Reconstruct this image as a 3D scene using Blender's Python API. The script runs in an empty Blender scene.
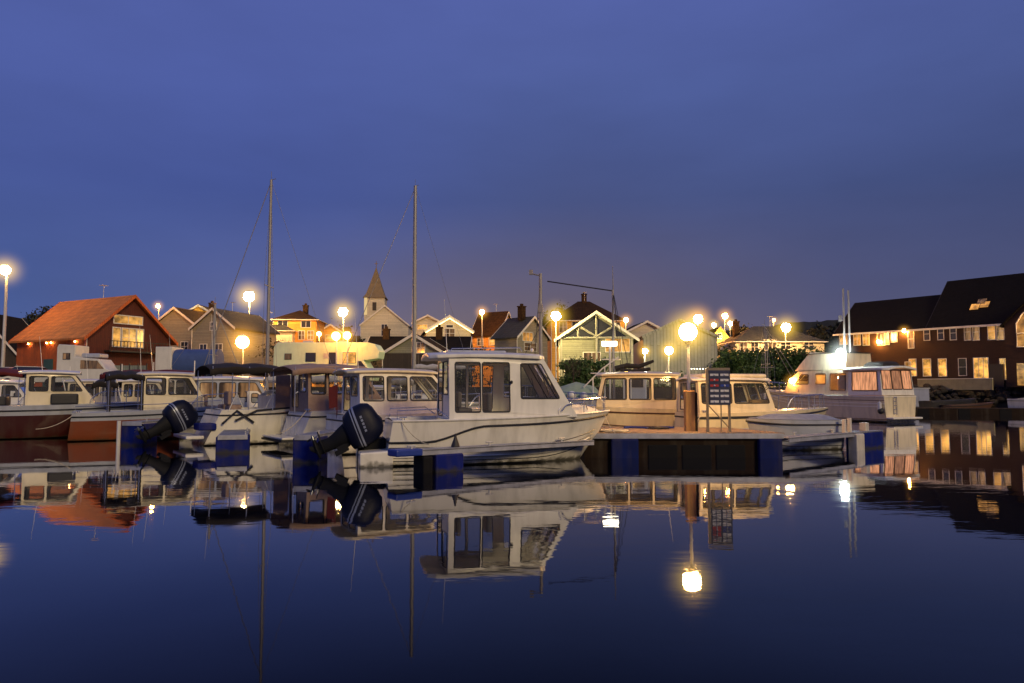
import bpy, math, random
from mathutils import Vector, Matrix
from mathutils.geometry import tessellate_polygon
random.seed(7)
SC = bpy.context.scene
COL = SC.collection
R = math.radians
F, CX, CY, CAMH = 740.0, 512.0, 341.5, 1.79
PITCH = math.atan((390 - CY) / F)
SP, CP = math.sin(PITCH), math.cos(PITCH)

def Xat(px, D): return (px - CX) / F * D / (CP + .076 * SP)
def Zat(py, D):
    v = (CY - py) / F
    return CAMH + (SP + v * CP) / (CP - v * SP) * D
def Xatz(px, py, D):
    v = (CY - py) / F
    return (px - CX) / F * D / (CP - v * SP)

# ------------------------------------------------------------------ materials
MATS = {}
def mat(name, col, rough=.6, metal=0, var=.15, nscale=3.0, bump=0.0, kind=None, kscale=1.0, coat=0, spec=.5, stretch=(1, 1, 1), col2=None, grime=0, scum=0):
    if name in MATS: return MATS[name]
    m = bpy.data.materials.new(name); m.use_nodes = True
    nt = m.node_tree; N = nt.nodes; L = nt.links
    b = N['Principled BSDF']
    b.inputs['Roughness'].default_value = rough; b.inputs['Metallic'].default_value = metal
    b.inputs['Coat Weight'].default_value = coat; b.inputs['Specular IOR Level'].default_value = spec
    tc = N.new('ShaderNodeTexCoord'); mp = N.new('ShaderNodeMapping'); mp.inputs['Scale'].default_value = stretch
    L.new(tc.outputs['Object'], mp.inputs['Vector'])
    no = N.new('ShaderNodeTexNoise'); no.inputs['Scale'].default_value = nscale; no.inputs['Detail'].default_value = 6
    no.inputs['Roughness'].default_value = .65
    L.new(mp.outputs[0], no.inputs['Vector'])
    rp = N.new('ShaderNodeMapRange'); rp.inputs[1].default_value = .3; rp.inputs[2].default_value = .7
    L.new(no.outputs['Fac'], rp.inputs[0])
    mx = N.new('ShaderNodeMix'); mx.data_type = 'RGBA'
    c1 = tuple(max(0, c * (1 - var)) for c in col[:3]); c2 = col2 or tuple(min(1, c * (1 + var)) for c in col[:3])
    mx.inputs[6].default_value = (*c1, 1); mx.inputs[7].default_value = (*c2[:3], 1)
    L.new(rp.outputs[0], mx.inputs[0])
    out = mx.outputs[2]; hsrc = no.outputs['Fac']
    if kind in ('plank_v', 'plank_h', 'tile', 'brick'):
        br = N.new('ShaderNodeTexBrick')
        mp2 = N.new('ShaderNodeMapping')
        cmb = N.new('ShaderNodeCombineXYZ'); sep = N.new('ShaderNodeSeparateXYZ')
        L.new(tc.outputs['Object'], sep.inputs[0])
        ad = N.new('ShaderNodeMath'); ad.operation = 'ADD'
        L.new(sep.outputs[0], ad.inputs[0]); L.new(sep.outputs[1], ad.inputs[1])
        if kind == 'plank_v': L.new(sep.outputs[2], cmb.inputs[0]); L.new(ad.outputs[0], cmb.inputs[1])
        else: L.new(ad.outputs[0], cmb.inputs[0]); L.new(sep.outputs[2], cmb.inputs[1])
        L.new(cmb.outputs[0], br.inputs['Vector'])
        br.inputs['Scale'].default_value = 1.0
        bw, rh = {'plank_v': (4.0, .16), 'plank_h': (4.0, .17), 'tile': (.33, .3), 'brick': (.25, .085)}[kind]
        br.inputs['Brick Width'].default_value = bw * kscale; br.inputs['Row Height'].default_value = rh * kscale
        br.inputs['Mortar Size'].default_value = .012 * kscale; br.inputs['Mortar Smooth'].default_value = .4
        br.inputs['Color1'].default_value = (1, 1, 1, 1); br.inputs['Color2'].default_value = (.72, .72, .72, 1)
        br.inputs['Mortar'].default_value = (.3, .3, .3, 1)
        m2 = N.new('ShaderNodeMix'); m2.data_type = 'RGBA'; m2.blend_type = 'MULTIPLY'; m2.inputs[0].default_value = .8
        L.new(out, m2.inputs[6]); L.new(br.outputs['Color'], m2.inputs[7]); out = m2.outputs[2]
        inv = N.new('ShaderNodeMath'); inv.operation = 'SUBTRACT'; inv.inputs[0].default_value = 1
        L.new(br.outputs['Fac'], inv.inputs[1]); hsrc = inv.outputs[0]
        bump = max(bump, .5)
    if grime:
        n3 = N.new('ShaderNodeTexNoise'); n3.inputs['Scale'].default_value = 2.2; n3.inputs['Detail'].default_value = 8
        mp3 = N.new('ShaderNodeMapping'); mp3.inputs['Scale'].default_value = (1.6, 1.6, .35)
        L.new(tc.outputs['Object'], mp3.inputs['Vector']); L.new(mp3.outputs[0], n3.inputs['Vector'])
        r3 = N.new('ShaderNodeMapRange'); r3.inputs[1].default_value = .48; r3.inputs[2].default_value = .75; r3.inputs[4].default_value = grime
        L.new(n3.outputs['Fac'], r3.inputs[0])
        m3 = N.new('ShaderNodeMix'); m3.data_type = 'RGBA'; m3.inputs[7].default_value = (.10, .085, .06, 1)
        L.new(r3.outputs[0], m3.inputs[0]); L.new(out, m3.inputs[6]); out = m3.outputs[2]
    if scum:      # weed and scum line just above the water
        sz = N.new('ShaderNodeSeparateXYZ'); L.new(tc.outputs['Object'], sz.inputs[0])
        n4 = N.new('ShaderNodeTexNoise'); n4.inputs['Scale'].default_value = 5; n4.inputs['Detail'].default_value = 4; L.new(tc.outputs['Object'], n4.inputs['Vector'])
        a4 = N.new('ShaderNodeMath'); a4.operation = 'MULTIPLY_ADD'; a4.inputs[1].default_value = -.28; L.new(n4.outputs['Fac'], a4.inputs[0]); L.new(sz.outputs[2], a4.inputs[2])
        r4 = N.new('ShaderNodeMapRange'); r4.inputs[1].default_value = -.02; r4.inputs[2].default_value = -.12; r4.inputs[3].default_value = 0; r4.inputs[4].default_value = scum; L.new(a4.outputs[0], r4.inputs[0])
        m4 = N.new('ShaderNodeMix'); m4.data_type = 'RGBA'; m4.inputs[7].default_value = (.045, .042, .02, 1); L.new(r4.outputs[0], m4.inputs[0]); L.new(out, m4.inputs[6]); out = m4.outputs[2]
    L.new(out, b.inputs['Base Color'])
    rr = N.new('ShaderNodeMapRange'); rr.inputs[3].default_value = max(0, rough - .1); rr.inputs[4].default_value = min(1, rough + .12)
    L.new(no.outputs['Fac'], rr.inputs[0]); L.new(rr.outputs[0], b.inputs['Roughness'])
    if bump:
        bu = N.new('ShaderNodeBump'); bu.inputs['Strength'].default_value = bump; bu.inputs['Distance'].default_value = .03
        L.new(hsrc, bu.inputs['Height']); L.new(bu.outputs[0], b.inputs['Normal'])
    MATS[name] = m
    return m

def emis(name, col, strength, pattern=None, base=.25, pscale=1.0):
    """lit panes: curtains, shelves and lamps seen dimly through the glass"""
    if name in MATS: return MATS[name]
    m = bpy.data.materials.new(name); m.use_nodes = True
    nt = m.node_tree; N = nt.nodes; L = nt.links
    b = N['Principled BSDF']; b.inputs['Base Color'].default_value = (.03, .025, .02, 1); b.inputs['Roughness'].default_value = .15
    b.inputs['Emission Color'].default_value = (*col, 1); b.inputs['Emission Strength'].default_value = strength
    oi = N.new('ShaderNodeObjectInfo'); ov = N.new('ShaderNodeMapRange'); ov.inputs[3].default_value = .45; ov.inputs[4].default_value = 1.35; L.new(oi.outputs['Random'], ov.inputs[0])
    if pattern:
        tc = N.new('ShaderNodeTexCoord'); mp = N.new('ShaderNodeMapping')
        mp.inputs['Scale'].default_value = (5, 5, .7) if pattern == 'curtain' else (1.3, 1.3, 1.6)
        mp.inputs['Location'].default_value = (3.1, 7.7, .3)
        L.new(tc.outputs['Object'], mp.inputs['Vector'])
        no = N.new('ShaderNodeTexNoise'); no.inputs['Scale'].default_value = pscale; no.inputs['Detail'].default_value = 3
        L.new(mp.outputs[0], no.inputs['Vector'])
        r = N.new('ShaderNodeMapRange'); r.inputs[1].default_value = .35; r.inputs[2].default_value = .65
        r.inputs[3].default_value = base * strength; r.inputs[4].default_value = strength * 1.5
        L.new(no.outputs['Fac'], r.inputs[0]); mm = N.new('ShaderNodeMath'); mm.operation = 'MULTIPLY'; L.new(r.outputs[0], mm.inputs[0]); L.new(ov.outputs[0], mm.inputs[1]); L.new(mm.outputs[0], b.inputs['Emission Strength'])
    MATS[name] = m
    return m

def glass_mat(name, tint=(.75, .78, .8), refl=.35):
    if name in MATS: return MATS[name]
    m = bpy.data.materials.new(name); m.use_nodes = True
    nt = m.node_tree; N = nt.nodes; L = nt.links
    N.remove(N['Principled BSDF'])
    o = N['Material Output']
    t = N.new('ShaderNodeBsdfTransparent'); t.inputs[0].default_value = (*tint, 1)
    g = N.new('ShaderNodeBsdfGlossy'); g.inputs['Roughness'].default_value = .03; g.inputs[0].default_value = (.9, .9, .9, 1)
    d = N.new('ShaderNodeBsdfDiffuse'); d.inputs[0].default_value = (.4, .4, .42, 1)
    lw = N.new('ShaderNodeLayerWeight'); lw.inputs[0].default_value = refl
    mx = N.new('ShaderNodeMixShader'); L.new(lw.outputs['Fresnel'], mx.inputs[0]); L.new(t.outputs[0], mx.inputs[1]); L.new(g.outputs[0], mx.inputs[2])
    m2 = N.new('ShaderNodeMixShader'); m2.inputs[0].default_value = .05
    L.new(mx.outputs[0], m2.inputs[1]); L.new(d.outputs[0], m2.inputs[2]); L.new(m2.outputs[0], o.inputs[0])
    MATS[name] = m
    return m

def gel(name, c, **k): return mat(name, c, rough=.32, var=.05, nscale=1.5, coat=.25, grime=.28, bump=.03, scum=.85, **k)
M = {}
M['gel_white'] = gel('gelcoat_white', (.84, .81, .72))
M['gel_cream'] = gel('gelcoat_cream', (.78, .68, .46))
M['gel_grey'] = gel('gelcoat_grey', (.42, .45, .52))
M['hull_red'] = gel('hull_red_paint', (.045, .005, .004))
M['hull_rust'] = gel('hull_rust_paint', (.20, .045, .012))
M['hull_blue'] = gel('hull_blue_paint', (.05, .075, .20))
M['hull_black'] = gel('hull_black_paint', (.03, .03, .035))
M['trim_black'] = mat('rubber_black', (.02, .02, .022), rough=.55, bump=.05)
M['trim_brown'] = mat('teak_brown', (.10, .045, .02), rough=.5, nscale=6, stretch=(1, 8, 8))
M['steel'] = mat('stainless_steel', (.62, .62, .62), rough=.22, metal=1, var=.04)
M['alu'] = mat('aluminium', (.55, .56, .58), rough=.38, metal=.9, var=.08)
M['mast'] = mat('mast_alloy', (.26, .25, .25), rough=.5, metal=.35, var=.15)
M['galv'] = mat('galvanised_steel', (.55, .55, .53), rough=.5, metal=.3, var=.12, nscale=9)
M['cowl'] = mat('cowl_navy', (.004, .006, .022), rough=.5, coat=0, spec=.25, var=.12)
M['cowl_trim'] = mat('cowl_silver_band', (.30, .34, .44), rough=.35, metal=.4)
M['float_blue'] = mat('float_blue_plastic', (.002, .010, .15), rough=.6, spec=.2, var=.3, nscale=2.2, bump=.25, grime=.4, scum=.8)
M['float_navy'] = mat('float_navy_plastic', (.003, .012, .10), rough=.7, var=.25, spec=.2, grime=.3)
M['float_white'] = mat('float_white_plastic', (.62, .58, .50), rough=.5, var=.15, grime=.35)
M['float_black'] = mat('float_black_plastic', (.008, .008, .009), rough=.8, spec=.2, var=.2)
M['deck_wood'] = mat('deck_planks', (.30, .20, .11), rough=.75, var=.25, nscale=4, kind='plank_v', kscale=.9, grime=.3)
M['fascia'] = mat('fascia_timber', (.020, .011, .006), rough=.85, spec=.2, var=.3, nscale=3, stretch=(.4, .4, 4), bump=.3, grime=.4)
M['beam'] = mat('galvanised_beam', (.42, .43, .47), rough=.45, metal=.25, var=.2, nscale=3, grime=.3)
M['pile'] = mat('pile_timber', (.60, .31, .10), rough=.75, var=.3, nscale=3, stretch=(3, 3, .5), bump=.3)
M['canvas_black'] = mat('canvas_black', (.024, .019, .015), rough=.85, bump=.15, nscale=9)
M['canvas_red'] = mat('canvas_red', (.12, .012, .012), rough=.85, bump=.15, nscale=9)
M['canvas_beige'] = mat('canvas_beige', (.33, .23, .18), rough=.85, bump=.15, nscale=9)
M['canvas_grey'] = mat('canvas_grey', (.34, .33, .30), rough=.85, bump=.15, nscale=9)
M['canvas_green'] = mat('canvas_green', (.30, .38, .28), rough=.85, bump=.25, nscale=5)
M['rope'] = mat('rope', (.62, .54, .38), rough=.9, bump=.4, nscale=30)
M['fender'] = mat('fender_vinyl', (.55, .55, .58), rough=.4)
M['fender_blue'] = mat('fender_blue_vinyl', (.02, .05, .30), rough=.4)
M['seat'] = mat('seat_vinyl', (.10, .09, .10), rough=.6)
M['interior'] = mat('interior_liner', (.42, .30, .18), rough=.7)
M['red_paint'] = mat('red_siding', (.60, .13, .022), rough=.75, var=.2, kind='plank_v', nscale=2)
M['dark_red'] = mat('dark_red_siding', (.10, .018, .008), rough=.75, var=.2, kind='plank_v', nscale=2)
M['red_roof'] = mat('rust_roof_tiles', (.62, .21, .04), rough=.75, var=.25, kind='tile', nscale=1.2)
M['yellow'] = mat('yellow_siding', (.80, .46, .09), rough=.75, var=.12, kind='plank_h')
M['orange'] = mat('ochre_siding', (.80, .38, .07), rough=.75, var=.12, kind='plank_h')
M['white_sid'] = mat('white_siding', (.66, .61, .48), rough=.7, var=.1, kind='plank_h', kscale=1.2)
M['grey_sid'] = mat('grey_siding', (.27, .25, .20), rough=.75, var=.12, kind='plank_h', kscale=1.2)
M['green_sid'] = mat('sage_siding', (.24, .25, .19), rough=.75, var=.12, kind='plank_h', kscale=1.1)
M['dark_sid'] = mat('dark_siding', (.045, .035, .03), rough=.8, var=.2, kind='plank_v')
M['metal_clad'] = mat('ribbed_cladding', (.36, .37, .33), rough=.6, var=.1, kind='plank_v', kscale=2.2)
M['brick'] = mat('red_brick', (.042, .018, .012), rough=.85, var=.25, kind='brick', kscale=1.6)
M['roof_dark'] = mat('slate_roof', (.010, .009, .009), rough=.95, spec=.1, var=.3, kind='tile')
M['roof_brown'] = mat('brown_roof', (.040, .024, .014), rough=.95, spec=.1, var=.3, kind='tile')
M['roof_grey'] = mat('grey_roof', (.055, .058, .062), rough=.85, spec=.2, var=.2, kind='tile')
M['trim_white'] = mat('white_trim', (.66, .64, .60), rough=.6, var=.08)
M['trim_dark'] = mat('dark_trim', (.03, .025, .022), rough=.6)
M['stone'] = mat('quay_stone', (.022, .019, .016), rough=.9, var=.45, nscale=1.5, bump=.6)
M['concrete'] = mat('concrete', (.24, .23, .16), rough=.85, var=.15, nscale=1.2, bump=.2, grime=.3)
M['leaf'] = mat('leaf_green', (.05, .10, .022), rough=.7, var=.5, nscale=1.2)
M['leaf_dark'] = mat('leaf_dark', (.018, .022, .012), rough=.8, var=.5, nscale=.8)
M['bark'] = mat('bark', (.05, .035, .025), rough=.9, bump=.5, nscale=12)
M['van_white'] = mat('van_body_white', (.70, .68, .60), rough=.4, var=.05, grime=.15, coat=.2)
M['tarp_blue'] = mat('blue_tarpaulin', (.05, .09, .24), rough=.6, bump=.4, nscale=2)
M['tyre'] = mat('tyre_rubber', (.02, .02, .02), rough=.85)
M['sail'] = mat('furled_sailcloth', (.50, .49, .48), rough=.85, bump=.4, nscale=6)
M['sign_dark'] = mat('sign_panel_dark', (.03, .035, .075), rough=.35, var=.2)
M['sign_frame'] = mat('sign_frame', (.26, .20, .13), rough=.5, var=.15)
M['white_refl'] = mat('reflective_white', (.75, .72, .70), rough=.3)
M['red_refl'] = mat('reflective_red', (.55, .05, .04), rough=.3)
M['blue_refl'] = mat('reflective_blue', (.03, .06, .32), rough=.3)
M['prop'] = mat('prop_alloy', (.16, .17, .19), rough=.35, metal=.7)
M['leg_black'] = mat('outboard_leg_black', (.008, .009, .012), rough=.65, spec=.2)
GL = glass_mat('cabin_glass', (.88, .9, .9), .22); GLD = glass_mat('tinted_glass', (.30, .30, .30), .5)
DARKPANE = mat('dark_pane', (.03, .032, .04), rough=.08, spec=.8)
LIT = emis('lit_pane_warm', (1, .45, .12), 1.0, 'curtain', .35)
LITB = emis('lit_pane_bright', (1, .46, .09), .92, 'room', .3)
LITY = emis('lit_pane_yellow', (1, .44, .09), .75, 'room', .4)
LITD = emis('lit_pane_dim', (1, .5, .2), .22, 'curtain', .1)
CURT = emis('lit_cabin_curtain', (1, .42, .19), .62, 'curtain', .5, 1.6)

# ------------------------------------------------------------------ mesh builder
SPLIT = {'canopy_frame', 'rigging', 'float', 'bargeboard', 'deck_box', 'swim_platform', 'seat', 'float_buoy', 'mooring_post', 'wiper', 'grab_rail', 'roof_rail', 'cockpit_rail', 'transom_rib', 'side_curtain', 'gable_light_strip', 'lit_shopfront', 'rod_holder', 'post', 'roof_hatch', 'saloon_furniture', 'strake', 'spray_rail', 'gunwale', 'boot_stripe', 'side_board', 'radio_mast', 'gutter', 'spreader'}
class MB:
    def __init__(s): s.v = []; s.f = []; s.m = []; s.mi = 0
    def add(s, vs, fs):
        o = len(s.v); s.v += [tuple(v) for v in vs]
        for f in fs: s.f.append([i + o for i in f]); s.m.append(s.mi)
        return s
    def box(s, x0, x1, y0, y1, z0, z1):
        vs = [(x, y, z) for z in (z0, z1) for (x, y) in ((x0, y0), (x1, y0), (x1, y1), (x0, y1))]
        return s.add(vs, [(3, 2, 1, 0), (4, 5, 6, 7), (0, 1, 5, 4), (1, 2, 6, 5), (2, 3, 7, 6), (3, 0, 4, 7)])
    def prism(s, poly, z0, z1):
        n = len(poly)
        return s.add([(x, y, z0) for x, y in poly] + [(x, y, z1) for x, y in poly],
              [tuple(range(n))[::-1], tuple(range(n, 2 * n))] + [(i, (i + 1) % n, n + (i + 1) % n, n + i) for i in range(n)])
    def prism_y(s, poly, y0, y1):      # polygon in (x,z) extruded along y
        n = len(poly)
        return s.add([(x, y0, z) for x, z in poly] + [(x, y1, z) for x, z in poly],
              [tuple(range(n)), tuple(range(n, 2 * n))[::-1]] + [((i + 1) % n, i, n + i, n + (i + 1) % n) for i in range(n)])
    def tube(s, pts, r, n=6, r2=None, closed=False):
        pts = [Vector(p) for p in pts]; k = len(pts); rings = []
        up = Vector((0, 0, 1))
        for i, p in enumerate(pts):
            if closed: d = pts[(i + 1) % k] - pts[i - 1]
            else: d = pts[min(i + 1, k - 1)] - pts[max(i - 1, 0)]
            d.normalize()
            a = d.cross(up)
            if a.length < .05: a = d.cross(Vector((1, 0, 0)))
            a.normalize(); b = d.cross(a)
            rr = r if r2 is None else r + (r2 - r) * i / (k - 1)
            rings.append([p + (a * math.cos(t) + b * math.sin(t)) * rr for t in (2 * math.pi * j / n for j in range(n))])
        vs = [v for rg in rings for v in rg]; fs = []
        for i in range(k if closed else k - 1):
            for j in range(n):
                a, b = i * n, ((i + 1) % k) * n
                fs.append((a + j, a + (j + 1) % n, b + (j + 1) % n, b + j))
        if not closed: fs += [tuple(range(n))[::-1], tuple(range((k - 1) * n, k * n))]
        return s.add(vs, fs)
    def lathe(s, prof, c=(0, 0, 0), n=16):   # prof: (r,z)
        vs = []; fs = []
        for r, z in prof:
            for j in range(n):
                t = 2 * math.pi * j / n; vs.append((c[0] + r * math.cos(t), c[1] + r * math.sin(t), c[2] + z))
        for i in range(len(prof) - 1):
            for j in range(n): fs.append((i * n + j, i * n + (j + 1) % n, (i + 1) * n + (j + 1) % n, (i + 1) * n + j))
        fs += [tuple(range(n))[::-1], tuple(range((len(prof) - 1) * n, len(prof) * n))]
        return s.add(vs, fs)
    def sphere(s, c, r, n=14, m=8, sz=1):
        return s.lathe([(max(.002, r * math.sin(math.pi * i / m)), -r * sz * math.cos(math.pi * i / m)) for i in range(m + 1)], c, n)
    def loft(s, rings, cap=True):
        n = len(rings[0]); vs = [v for r in rings for v in r]; fs = []
        for i in range(len(rings) - 1):
            for j in range(n): fs.append((i * n + j, i * n + (j + 1) % n, (i + 1) * n + (j + 1) % n, (i + 1) * n + j))
        if cap: fs += [tuple(range(n))[::-1], tuple(range((len(rings) - 1) * n, len(rings) * n))]
        return s.add(vs, fs)
    def xf(s, mtx):
        s.v = [tuple(mtx @ Vector(v)) for v in s.v]; return s
    def build(s, name, mats, parent=None, **k):
        if name in SPLIT:
            n = len(s.v); par = list(range(n))
            def find(i):
                while par[i] != i: par[i] = par[par[i]]; i = par[i]
                return i
            for f in s.f:
                for j in f[1:]: par[find(j)] = find(f[0])
            groups = {}
            for fi, f in enumerate(s.f): groups.setdefault(find(f[0]), []).append(fi)
            if len(groups) > 1:
                o = None
                for g in groups.values():
                    q = MB(); mp = {}
                    for fi in g:
                        for i in s.f[fi]:
                            if i not in mp: mp[i] = len(q.v); q.v.append(s.v[i])
                        q.f.append([mp[i] for i in s.f[fi]]); q.m.append(s.m[fi])
                    o = q.build1(name, mats, parent, **k)
                return o
        return s.build1(name, mats, parent, **k)
    def build1(s, name, mats, parent=None, smooth=False, bevel=0, solid=0, label=None, angle=35):
        me = bpy.data.meshes.new(name); me.from_pydata(s.v, [], s.f)
        if not isinstance(mats, (list, tuple)): mats = [mats]
        for m in mats: me.materials.append(m)
        if len(mats) > 1: me.polygons.foreach_set('material_index', s.m)
        import bmesh
        bm = bmesh.new(); bm.from_mesh(me); bmesh.ops.remove_doubles(bm, verts=bm.verts, dist=.0005)
        bmesh.ops.recalc_face_normals(bm, faces=bm.faces); bm.to_mesh(me); bm.free()
        if smooth:
            me.shade_smooth()
            me.set_sharp_from_angle(angle=R(angle))
        o = bpy.data.objects.new(name, me); COL.objects.link(o)
        if parent: o.parent = parent
        if solid:
            md = o.modifiers.new('thickness', 'SOLIDIFY'); md.thickness = solid; md.offset = -1
        if bevel:
            md = o.modifiers.new('bevel', 'BEVEL'); md.width = bevel; md.segments = 2; md.limit_method = 'ANGLE'; md.angle_limit = R(40)
        if label: o['label'] = label
        return o

def tag(o, label=None, cat=None, group=None, kind=None):
    if label: o['label'] = label
    if cat: o['category'] = cat
    if group: o['group'] = group
    if kind: o['kind'] = kind
    return o
def thing(name, label, cat, loc=(0, 0, 0), rz=0, group=None):
    o = bpy.data.objects.new(name, None); COL.objects.link(o); o.empty_display_size = .3
    o.location = loc; o.rotation_euler = (0, 0, rz)
    return tag(o, label, cat, group)
def copy_tree(o, parent=None):
    c = o.copy(); COL.objects.link(c)
    if parent is not None: c.parent = parent
    for ch in list(o.children): copy_tree(ch, c)
    return c
# ------------------------------------------------------------------ boats
# local frame: x forward from the transom, y to port, z up from the waterline
class Hull:
    def __init__(s, L, B, fs, fb, rake=.75, keel=-.35, fine=2.3, full=0, x0=0, tr=.0):
        s.full = full; s.x0 = x0; s.tr = tr
        s.L, s.B, s.fs, s.fb, s.rake, s.keel, s.fine = L, B, fs, fb, rake, keel, fine
    def sheer_z(s, t): return s.fs + (s.fb - s.fs) * t ** 1.8
    def half(s, t):
        a = max(0, (t - .38) / .62)
        return s.B / 2 * max(.015, (1 - a ** s.fine) ** .85) * (.93 + .07 * min(1, t / .35))
    def pt(s, t, h, side=-1):
        """t along 0..1, h: 0 keel, .35 chine, 1 sheer"""
        zs = s.sheer_z(t); b = s.half(t)
        k0 = .55 + .25 * s.full; kz = s.keel + (zs * .55 - s.keel) * max(0, (t - k0) / (1 - k0)) ** 3
        k1 = .35 + .2 * s.full; cz = .04 + (zs * (.62 - .12 * s.full) - .04) * max(0, (t - k1) / (1 - k1)) ** 2.4
        cb = b * (.86 - .25 * max(0, (t - .3) / .7))
        if h <= .35: k = h / .35; y = cb * k; z = kz + (cz - kz) * k ** 1.3
        else:
            k = (h - .35) / .65; y = cb + (b - cb) * k ** .8; z = cz + (zs - cz) * k
        x = s.x0 + (s.L - s.x0) * t - s.rake * t ** 5 * (1 - max(0, z) / zs) + s.tr * max(0, z) / zs * (1 - t) ** 6
        return Vector((x, side * y, z))
    def line(s, hfun, t0=0, t1=1, n=26, side=-1, out=.012):
        r = []
        for i in range(n + 1):
            t = t0 + (t1 - t0) * i / n; p = s.pt(t, hfun(t) if callable(hfun) else hfun, side); p.y += side * out; r.append(p)
        return r
    def build(s, parent, m_top, m_low=None, split=.35, cockpit=(.04, .4), ck_w=.78, ck_d=.45, rail=True, rail_h=.9, rail_mat=None, deck_mat=None):
        mb = MB(); n = 26; hs = [0, .12, .24, .35, .4, .5, .6, .7, .8, .9, 1]
        for side in (-1, 1):
            g = [[s.pt(i / n, h, side) for h in hs] for i in range(n + 1)]
            for i in range(n):
                for j in range(len(hs) - 1):
                    mb.mi = 1 if hs[j + 1] <= split + 1e-6 else 0
                    mb.add([g[i][j], g[i + 1][j], g[i + 1][j + 1], g[i][j + 1]], [(0, 1, 2, 3)])
        # transom
        mb.mi = 0
        ring = [s.pt(0, h, -1) for h in hs] + [s.pt(0, h, 1) for h in hs[::-1]]
        mb.add(ring, [tuple(range(len(ring)))])
        mb.build('hull', [m_top, m_low or m_top], parent, smooth=True, angle=30)
        # deck with sunken cockpit
        d = MB(); T = sorted(set([i / n for i in range(n + 1)] + [cockpit[0], cockpit[1]]))
        def row(t, drop):
            zs = s.sheer_z(t) - .01; b = s.half(t) - .01; x = s.x0 + (s.L - s.x0) * t + s.tr * (1 - t) ** 6
            c = .05 * min(1, b)
            return [Vector((x, -b, zs)), Vector((x, -b * ck_w, zs + c * .5)), Vector((x, -b * ck_w, zs + c * .5 - drop)), Vector((x, 0, zs + c - drop)),
                    Vector((x, b * ck_w, zs + c * .5 - drop)), Vector((x, b * ck_w, zs + c * .5)), Vector((x, b, zs))]
        for a, b in zip(T, T[1:]):
            inn = a >= cockpit[0] - 1e-6 and b <= cockpit[1] + 1e-6
            ra, rb = row(a, ck_d if inn else .0), row(b, ck_d if inn else .0)
            for j in range(6): d.add([ra[j], rb[j], rb[j + 1], ra[j + 1]], [(0, 1, 2, 3)])
        for t in cockpit:
            hi, lo = row(t, 0), row(t, ck_d)
            d.add([lo[2], lo[3], lo[4], hi[4], hi[3], hi[2]], [(0, 1, 2, 3, 4, 5)])
        d.build('deck', deck_mat or m_top, parent, smooth=True)
        if rail:
            r = MB()
            for side in (-1, 1): r.tube(s.line(rail_h, side=side, out=.018), .026, 6)
            r.tube([s.pt(0, rail_h if not callable(rail_h) else rail_h(0), -1), s.pt(0, rail_h if not callable(rail_h) else rail_h(0), 1)], .026, 6)
            r.build('rub_rail', rail_mat or M['trim_black'], parent, smooth=True)
    def deckz(s, x): return s.sheer_z(max(0, min(1, (x - s.x0) / (s.L - s.x0))))
    def dhalf(s, x): return s.half(max(0, min(1, (x - s.x0) / (s.L - s.x0))))

def strakes(H, parent, hs, m, r=.012, t0=0, t1=.97):
    k = MB()
    for h in hs:
        for side in (-1, 1): k.tube(H.line(h, t0, t1, side=side, out=.006), r, 5)
    k.build('strake', m, parent, smooth=True)

def ccw(p):
    a = sum(p[i][0] * p[(i + 1) % len(p)][1] - p[(i + 1) % len(p)][0] * p[i][1] for i in range(len(p)))
    return p if a > 0 else p[::-1]
def rounded(poly, r=.06, k=3):
    out = []; n = len(poly)
    for i in range(n):
        p = Vector(poly[i]); a = Vector(poly[i - 1]); b = Vector(poly[(i + 1) % n])
        da = (a - p); db = (b - p); ra = min(r, da.length * .4, db.length * .4)
        p1 = p + da.normalized() * ra; p2 = p + db.normalized() * ra
        for j in range(k + 1):
            t = j / k; out.append(tuple((1 - t) ** 2 * p1 + 2 * t * (1 - t) * p + t ** 2 * p2))
    return out
def with_holes(mb, outer, holes, fn):
    polys = [ccw(list(outer))] + [ccw(list(h))[::-1] for h in holes]
    flat = [p for q in polys for p in q]
    tri = tessellate_polygon([[Vector((x, y, 0)) for x, y in q] for q in polys])
    mb.add([fn(x, y) for x, y in flat], [tuple(t) for t in tri])

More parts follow.
